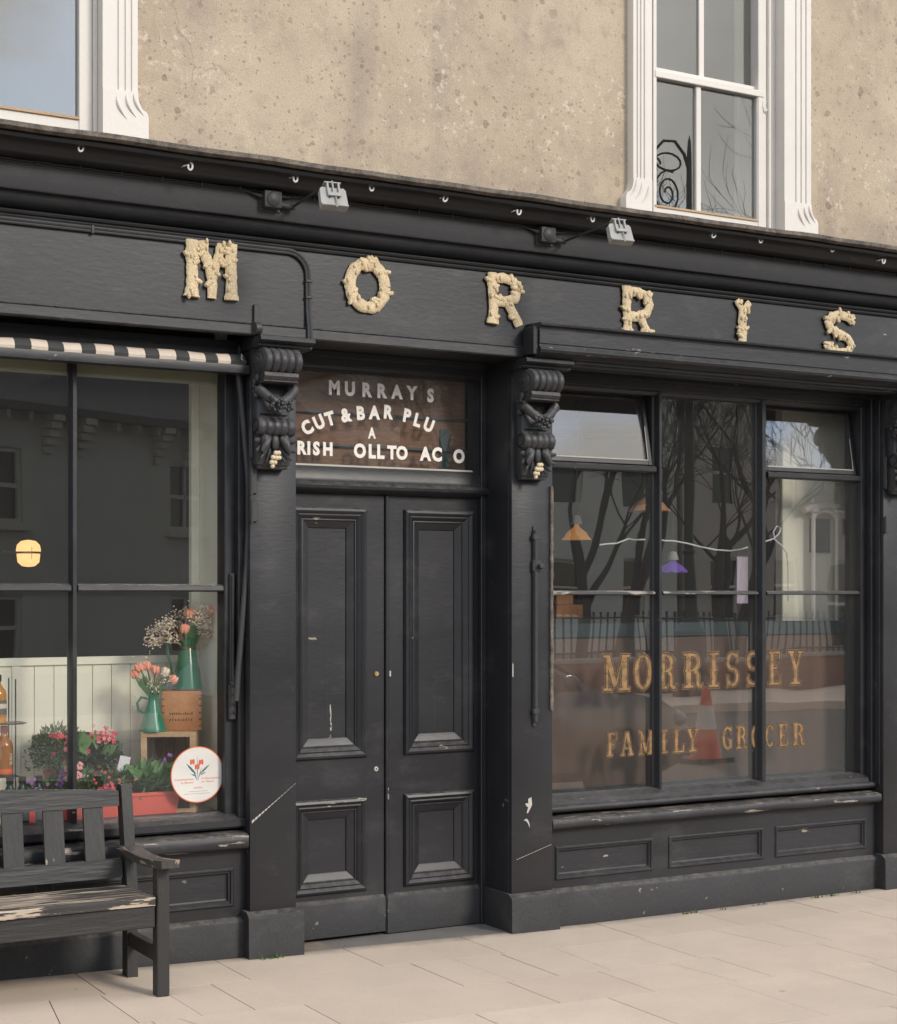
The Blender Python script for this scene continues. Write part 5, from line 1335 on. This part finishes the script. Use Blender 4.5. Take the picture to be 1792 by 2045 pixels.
b = B(); q = [(1198, 1088), (1215, 1086), (1232, 1085), (1245, 1080), (1256, 1076), (1268, 1078), (1310, 1077), (1330, 1080), (1345, 1080), (1372, 1085), (1400, 1092), (1430, 1098), (1458, 1100), (1480, 1097), (1500, 1091), (1530, 1081), (1545, 1076), (1556, 1066), (1560, 1055), (1552, 1050), (1545, 1062), (1548, 1078), (1562, 1090), (1572, 1105), (1575, 1130), (1575, 1200)]
b.tube([tuple(A(x, y, .28)) for x, y in q], .0042, 6); obj('white_cord', b, 'white_plastic', None, label='white cord looped across the inside of the gold lettered shop window', cat='cord')
b = B(); p0, p1 = A(1472, 1115, .6), A(1516, 1108, .6); q0, q1 = A(1472, 1205, .6), A(1516, 1205, .6)
b.box(p0.x, p1.x, .598, .602, q0.z, p0.z + .01); nb = thing('notice_sheet', 'pale lilac paper notice hanging behind the gold lettered shop window', 'notice'); obj('paper', b, 'notice_lilac', nb)
b = B(); b.box(p0.x + .095, p0.x + .098, .5972, .5978, q0.z, p0.z); text_into(b, 'i', (p0.x + .04), p0.z - .13, .02, .597); obj('print', b, 'sticker_text', nb); b = B(); b.box(p0.x - .01, p1.x + .01, .594, .606, p0.z + .01, p0.z + .018); b.tube([(p0.x, .6, p0.z + .018), (p0.x, .6, 2.86)], .0015, 4); obj('hanger', b, 'cable_black', nb)
# pale partition with slim columns under an arch, at the right
ax0, ax1 = A(1562, 1000, .42).x, 6.17
pt = thing('pale_partition', 'pale green partition with two slim white columns under an arch, behind the gold lettered window', 'partition', (0, .42, .02))
b = B(); b.box(ax0, ax1, .0, .05, 0, 2.84); b.box(ax0 - .012, ax0 + .04, -.02, 0, 0, 2.84, .004); obj('panel', b, 'pale_green', pt)
b = B()
xs = [A(v, 1020, .37).x for v in (1625, 1672)]
for x in xs: b.tube([(x, -.05, 0), (x, -.05, 2.10)], .012, 10); b.box(x - .025, x + .025, -.075, -.015, 2.02, 2.04, .005); b.ball((x, -.05, 2.055), .026, 2, (1.3, 1, .8))
obj('columns', b, 'white_paint', pt)
b = B(); cx_ = sum(xs) / 2; r_ = (xs[1] - xs[0]) / 2
b.tube([(cx_ + r_ * cos(a * pi / 12), -.05, 1.97 + .06 * sin(a * pi / 12)) for a in range(13)], .010, 8); b.tube([(xs[0] - .07, -.05, 2.03), (xs[0] - .02, -.05, 2.05), (xs[1], -.05, 2.075), (xs[1] + .03, -.05, 2.05)], .020, 8); obj('arch', b, 'white_paint', pt)
b = B(); b.box(xs[0] + .014, xs[1] - .014, -.012, -.002, 1.80, 1.99); obj('teal_picture', b, 'screen_teal', pt)
# low screen behind the lower panes with a finial post
sc = thing('settle_screen', 'dark teal framed wooden screen with a finial post behind the gold lettering', 'screen', (0, .30, .02))
SX0, SX1 = .78, A(1700, 1240, .30).x - .03
def SZ(y): return A(1400, y, .30).z - .02
zt, zb_ = SZ(1242), SZ(1270)
b = B(); b.box(SX0, SX1, -.012, .02, zb_, zt, .004); b.box(SX0, SX1, -.012, .02, .52, .60, .004); b.box(SX0, SX0 + .07, -.012, .02, .6, zb_, .003); obj('rails', b, 'screen_teal', sc)
b = B(); b.box(SX0 + .07, SX1 - .03, .0, .012, .6, zb_); obj('panel', b, 'screen_brown', sc)
b = B(); x = SX1; b.box(x - .03, x + .045, -.04, .035, .0, zt + .01, .004); b.lathe([(.040, zt + .01), (.042, zt + .03), (.028, zt + .04), (.034, zt + .06), (.024, zt + .085), (.0, zt + .10)], (x + .008, -.002, 0), 16); obj('post', b, 'pack_dark', sc)
b = B(); b.box(.766, 2.86, .205, .255, .50, .535); obj('window_board', b, 'screen_teal', shop_r)
# things on the bar behind
b = B(); p = A(1128, 1228, 1.6); b.box(-.09, .10, -.05, .05, -.02, .06, .005); b.box(-.09, .03, -.05, .05, .06, .12, .005); o = thing('orange_box', 'small orange box on the dark bar counter behind the gold lettered window', 'box', p); obj('carton', b, 'box_orange', o)
b = B(); b.box(1.7, 5.9, 1.45, 1.75, .02, p.z - .022); o = thing('bar_counter', 'dark bar counter behind the low screen in the gold lettered window', 'counter'); obj('counter_body', b, 'screen_teal', o)

# small weeds at the wall foot
rnd = random.Random(31)
b = B()
for x, y, n in ((-.712, -.045, 16), (-.68, -.045, 10), (1.57, -.01, 22), (1.78, -.012, 8), (2.02, -.012, 10), (2.38, -.012, 10), (2.5, -.012, 18), (2.66, -.012, 8)):
    for _ in range(n):
        p = Vector((x + rnd.gauss(0, .022), y - rnd.random() * .02, lift(x))); d = Vector((rnd.gauss(0, .5), rnd.gauss(0, .4) - .2, 1)).normalized() * rnd.uniform(.008, .026); s_ = Vector((rnd.gauss(0, 1), rnd.gauss(0, 1), 0)).normalized() * .004
        b.face([b.bm.verts.new(q) for q in (p - s_, p + s_, p + d)])
obj('weeds', b, 'weed', None, kind='stuff', label='tiny green weeds growing along the foot of the shopfront', cat='weeds', recalc=False)

# ================================================================== the far side of the street (seen in the window reflections)
# ---- grey rendered house with bracketed eaves
P1, P2 = Vector((5.41, -25.0, 0)), Vector((8.15, -26.32, 0)); dv = (P2 - P1).normalized(); ang = math.atan2(dv.y, dv.x)
hs = thing('grey_house', 'grey rendered house with pale eaves brackets and a slate roof across the street', 'house', (P1.x, P1.y, -.02), ang)
EAVE = 5.1
# local x runs along the wall, +y faces the pub
hol = [(-1.65, -.6, 2.95, 4.38), (3.42, 4.5, 2.95, 4.38), (-1.65, -.6, .25, 1.56), (3.42, 4.5, .25, 1.56), (-6.0, -4.95, 2.95, 4.38), (-6, -4.95, .25, 1.56)]
b = B(); b.plate(-9, 8.5, 0, EAVE, 0, hol, back=-.3); b.box(-9, 8.5, -6, -5.9, 0, EAVE); b.box(-9, -8.9, -5.9, -.3, 0, EAVE); b.box(8.4, 8.5, -5.9, -.3, 0, EAVE); obj('wall', b, 'render_grey', hs)
b = B(); b.prism([(.45, EAVE), (.45, EAVE + .16), (-3, EAVE + 2.9), (-6.4, EAVE + .16), (-6.4, EAVE)], -9.3, 8.8); obj('roof', b, 'slate', hs)
for (x0, x1, z0, z1) in hol:
    b = B(); t = .09
    b.box(x0, x0 + t, -.12, -.05, z0, z1); b.box(x1 - t, x1, -.12, -.05, z0, z1); b.box(x0 + t, x1 - t, -.12, -.05, z0, z0 + t); b.box(x0 + t, x1 - t, -.12, -.05, z1 - t, z1); b.box(x0 + t, x1 - t, -.11, -.06, (z0 + z1) / 2 - .04, (z0 + z1) / 2 + .04); b.box((x0 + x1) / 2 - .03, (x0 + x1) / 2 + .03, -.11, -.06, z0 + t, z1 - t)
    wv = obj('window', b, 'trim_pale', hs); b = B(); b.box(x0 + .01, x1 - .01, -.16, -.14, z0 + .01, z1 - .01); obj('pane', b, 'dark_glass', wv)
    b = B(); b.box(x0 - .15, x1 + .15, -.02, .18, z0 - .14, z0 - .003); obj('window_sill', b, 'trim_pale', wv)
for x in (-6.9, -6.05, -3.9, -3.05, 0, .85, 3.03, 3.9, 6.2, 7.0):
    b = B()
    for k in range(5): zt = EAVE - .002 - k * .16; b.box(x - .15 + k * .012, x + .15 - k * .012, 0, .42 - k * .085, zt - .15, zt, .012)
    obj('eaves_bracket', b, 'trim_pale', hs)
for i in range(30):
    x = -8.6 + i * .57
    b = B(); b.box(x - .05, x + .05, 0, .3, EAVE - .18, EAVE - .002); obj('dentil', b, 'trim_pale', hs)
# ---- long pale terrace further right
def terrace(lab, x0, x1, y, h, m, rz, wins, base=None):
    o = thing('terrace_house', lab, 'house', (x0, y, -.02), rz); L_ = x1 - x0
    b = B(); b.plate(0, L_, 0, h, 0, wins, back=-.3); b.box(0, L_, -7.1, -7, 0, h); b.box(0, .1, -7, -.3, 0, h); b.box(L_ - .1, L_, -7, -.3, 0, h); obj('wall', b, m, o)
    b = B(); b.prism([(.25, h), (.25, h + .2), (-3.4, h + 2.2), (-7.2, h + .2), (-7.2, h)], -.2, L_ + .2); obj('roof', b, 'slate', o)
    for (a, c_, z0, z1) in wins:
        b = B(); b.box(a, c_, -.2, -.18, z0, z1); w_ = obj('window', b, 'dark_glass', o)
        b = B(); t = .08; b.box(a, a + t, -.17, -.1, z0, z1); b.box(c_ - t, c_, -.17, -.1, z0, z1); b.box(a + t, c_ - t, -.17, -.1, z1 - t, z1); b.box(a + t, c_ - t, -.17, -.1, (z0 + z1) / 2 - .04, (z0 + z1) / 2 + .04); obj('frame', b, 'trim_pale', w_)
    return o
wn_ = lambda xs, z: [(x, x + 1.0, z[0], z[1]) for x in xs]
terrace('pale grey rendered terrace house with dark sash windows across the street', 14.5, 24.0, -29.0, 7.2, 'render_grey', 0, wn_((1, 3.2, 5.4, 7.6), (4.0, 5.8)) + wn_((1, 5.4, 7.6), (.9, 2.6)) + [(3.1, 4.2, .02, 2.5)])
terrace('brown rendered terrace house at the far end across the street', 24.2, 34.0, -29.0, 7.6, 'render_brown', 0, wn_((1, 3.2, 5.4, 7.6), (4.0, 5.8)) + wn_((1, 3.2, 7.6), (.9, 2.6)) + [(5.3, 6.4, .02, 2.5)])
terrace('white rendered low house beside the grey bracketed house across the street', -22.0, -5.0, -22.0, 5.6, 'render_pale', 0, wn_((2, 5, 8, 11, 14), (3.5, 4.9)) + wn_((2, 5, 11, 14), (.9, 2.4)) + [(8, 9.1, .02, 2.4)])
# ---- low brick wall with iron railings
rw = thing('railing', 'black iron railing on a low red brick wall across the street', 'railing', (6.0, -14.6, -.02))
b = B(); b.box(0, 26, -.12, .12, 0, .48); obj('brick_wall', b, 'brick_red', rw); b = B(); b.box(-.03, 26.03, -.16, .16, .48, .55, .01); obj('coping', b, 'kerb_stone', rw)
b = B()
for i in range(186):
    x = .1 + i * .139; b.box(x - .011, x + .011, -.011, .011, .55, 1.22); b.box(x - .02, x + .02, -.006, .006, 1.22, 1.27)
obj('pickets', b, 'iron', rw).__setitem__('kind', 'stuff')
b = B(); b.box(0, 26, -.02, .02, 1.14, 1.17); b.box(0, 26, -.02, .02, .62, .65); obj('rail_bars', b, 'iron', rw)
# ---- swan neck street lamp
lx, ly2 = 12.1, -13.2
sl_ = thing('street_lamp', 'ornate black iron street lamp with a scrolled swan neck across the street', 'street lamp', (lx, ly2, -.02))
b = B(); b.lathe([(0, 0), (.26, 0), (.26, .18), (.20, .24), (.19, .95), (.23, 1.0), (.16, 1.08), (.10, 1.2), (.085, 2.2), (.12, 2.25), (.08, 2.3), (.06, 6.8), (.085, 6.85), (.05, 6.9), (.04, 8.3), (.025, 8.55), (0, 8.65)], n=18); obj('post', b, 'iron', sl_)
b = B()
pts = [(-.0, 0, 7.0)]
b.tube([(0, 0, 8.2), (-.12, 0, 8.5), (-.35, 0, 8.72), (-.62, 0, 8.70), (-.86, 0, 8.45), (-1.0, 0, 8.1), (-1.06, 0, 7.7), (-1.08, 0, 7.0), (-1.08, 0, 6.5)], [.028] * 9, 8)
sp = []
for i in range(34):
    a = i / 33 * 4.6 * pi; r_ = .42 * (1 - i / 40); sp.append((-.50 + r_ * cos(a + 1.2) * .8, 0, 7.75 + r_ * sin(a + 1.2)))
b.tube(sp, .019, 7); b.tube([(-.50 + .30 * cos(a * .45 + 3.5), 0, 8.32 + .16 * sin(a * .45 + 3.5)) for a in range(15)], .02, 6); b.tube([(-.78 + .11 * cos(a * .5), 0, 8.25 + .11 * sin(a * .5)) for a in range(11)], .018, 6); b.tube([(-1.05, 0, 7.25), (-.8, 0, 7.05), (-.5, 0, 7.15), (-.2, 0, 7.2), (0, 0, 7.0)], .02, 7); b.tube([(-.9, 0, 7.6), (-.8, 0, 7.4), (-1.0, 0, 7.3)], .025, 7); b.tube([(0, 0, 6.9), (-.2, 0, 6.6), (-.3, 0, 6.35), (-.16, 0, 6.25), (-.1, 0, 6.4)], .025, 7)
for z in (8.0, 7.6, 7.3, 6.9): b.ball((-1.07 if z < 8 else -1.0, 0, z), .06, 1)
for v in b.bm.verts:                       # slim it about its own height
    v.co.x *= .82; v.co.z = 7.0 + (v.co.z - 7.0) * .82 + .10
obj('swan_neck', b, 'iron', sl_)
b = B(); b.lathe([(.05, 6.5), (.10, 6.4), (.24, 6.25), (.25, 6.2), (.2, 6.0), (.1, 5.85), (0, 5.82)], (-.886, 0, .42), 18); obj('lantern', b, 'white_plastic', sl_)
# ---- bare winter trees
def tree(lab, loc, h, r, seed, spread=.5):
    o = thing('bare_tree', lab, 'tree', loc, group='bare trees across the street'); rnd = random.Random(seed); b = B(); c_ = B(); cnt = [0]
    def grow(p, d, l, r_, dep):
        pts, rad = [p], [r_]; q = p.copy(); dd = d.copy(); n = 4
        for i in range(n):
            dd = (dd + Vector((rnd.gauss(0, .12), rnd.gauss(0, .12), rnd.gauss(.04, .07)))).normalized(); q = q + dd * l / n; pts.append(q.copy()); rad.append(r_ * (1 - .45 * (i + 1) / n))
        (b if dep < 1 else c_).tube(pts, rad, 8 if dep < 2 else (5 if dep < 4 else 3), cap=False); cnt[0] += 1
        if dep >= 7 or cnt[0] > 4000: return
        for k in range(3 if dep < 5 else 2):
            i = rnd.choice((2, 3, 4)) if k else 4
            nd = (dd + Vector((rnd.gauss(0, spread), rnd.gauss(0, spread), rnd.gauss(.15, .25)))).normalized(); grow(pts[i], nd, l * rnd.uniform(.62, .86), max(.006, rad[i] * rnd.uniform(.55, .8)), dep + 1)
    grow(Vector((0, 0, 0)), Vector((0, 0, 1)), h * .30, r, 0)
    obj('trunk', b, 'bark', o); obj('crown', c_, 'bark', o); return o
tree('bare winter tree with a slim trunk, beside the swan neck street lamp', (14.1, -17.8, -.1), 8.5, .2, 3)
tree('bare winter tree with a thick trunk, past the swan neck lamp across the street', (21.8, -17.0, -.1), 14, .28, 8, .38)
tree('bare winter tree with a forked crown behind the iron railing', (16.8, -18.4, -.1), 8.5, .17, 23)
tree('bare winter tree in front of the grey bracketed house', (10.9, -19.0, -.1), 8, .17, 14)
tree('slender bare winter tree between the street lamp and the grey bracketed house', (12.4, -16.6, -.1), 9, .13, 41)
tree('slender bare winter tree beside the terrace across the street', (18.6, -20.0, -.1), 9.5, .15, 57)
# ---- traffic cone in the road
cn = thing('traffic_cone', 'orange and white traffic cone standing in the road', 'cone', (6.95, -6.35, -.12))
b = B(); b.prism([(-.20, -.20), (.20, -.20), (.23, -.16), (.23, .16), (.20, .20), (-.20, .20), (-.23, .16), (-.23, -.16)], 0, .045, axis='z'); obj('base', b, 'rubber', cn)
rc = lambda z: .155 - (z - .045) * .165
b = B(); b.lathe([(.165, .045), (rc(.06), .065), (rc(.32), .32)], n=28); b.lathe([(rc(.56), .56), (rc(.75), .75), (.028, .76), (0, .76)], n=28); obj('body', b, 'cone_orange', cn)
b = B(); b.lathe([(rc(.32) + .001, .3201), (rc(.56) + .001, .5599)], n=28); obj('reflective_band', b, 'cone_white', cn)
# ---- parked dark car, its nose to the right
car = thing('parked_car', 'dark grey hatchback car parked at the kerb in front of the pub', 'car', (2.85, -4.75, -.12))
def car_body():
    st = [(-2.05, .45, .62, .70, .78, 0), (-2.0, .30, .62, .80, .95, .05), (-1.6, .24, .62, .92, 1.32, .55), (-1.1, .22, .62, .93, 1.43, .62), (-.2, .22, .62, .93, 1.46, .64), (.45, .22, .62, .92, 1.36, .60), (1.05, .22, .62, .91, .98, .30), (1.25, .22, .62, .90, .93, .20), (1.75, .24, .62, .84, .86, .1), (2.05, .30, .58, .70, .74, .05), (2.15, .36, .52, .58, .62, 0)]
    b = B(); rings = []
    for x, zb, zm, zs, zt, k in st:
        hw = .86 if abs(x) < 1.7 else .86 - (abs(x) - 1.7) * .45; tw_ = hw - .10 - .22 * k
        half = [(-hw * .92, zb), (-hw, zb + .08), (-hw, zm), (-hw + .03, zs), (-tw_, zt - .03), (-tw_ * .8, zt)]
        rings.append([b.bm.verts.new((x, y, z)) for y, z in half] + [b.bm.verts.new((x, -y, z)) for y, z in half[::-1]])
    for p, q in zip(rings, rings[1:]):
        for j in range(12): b.face([p[j], p[(j + 1) % 12], q[(j + 1) % 12], q[j]])
    b.face(rings[0]); b.face(rings[-1]); return b, st
b, st = car_body(); cb = obj('body', b, 'car_paint', car, angle=40)
b = B()
for s in (-1, 1):
    b.poly([(-1.5, s * .80, .96), (.35, s * .80, .96), (.28, s * .665, 1.33), (-1.15, s * .66, 1.38)] if False else [(-1.55, s * .838, .94), (.95, s * .838, .93), (.40, s * .645, 1.33), (-1.2, s * .64, 1.39)])
b.poly([(.50, -.58, 1.345), (.50, .58, 1.345), (1.08, .66, .985), (1.08, -.66, .985)]); b.poly([(-1.62, -.55, 1.325), (-1.62, .55, 1.325), (-2.02, .66, .965), (-2.02, -.66, .965)]); obj('windows', b, 'dark_glass', cb)
for x in (-1.3, 1.32):
    for s in (-1, 1):
        b = B(); b.lathe([(.10, s * .05), (.29, s * .085), (.32, s * .06), (.32, -s * .1), (.2, -s * .12)], (x, s * .80, .32), 28, 'y'); wh = obj('wheel', b, 'rubber', car)
        b = B(); b.lathe([(0, s * .095), (.06, s * .093), (.20, s * .088), (.21, s * .07)], (x, s * .80, .32), 20, 'y'); obj('rim', b, 'rim_grey', wh)
for s in (-1, 1):
    b = B(); b.ball((2.0, s * .62, .66), .12, 2, (.8, 1.3, .7)); obj('headlight', b, 'lamp_lens', car)
    b = B(); b.ball((.75, s * .96, 1.0), .09, 2, (.7, 1.1, .8)); obj('wing_mirror', b, 'car_paint', car)
b = B(); b.box(2.10, 2.165, -.45, .45, .50, .515); b.box(2.12, 2.17, -.7, .7, .36, .375); obj('chrome_strip', b, 'chrome', car)
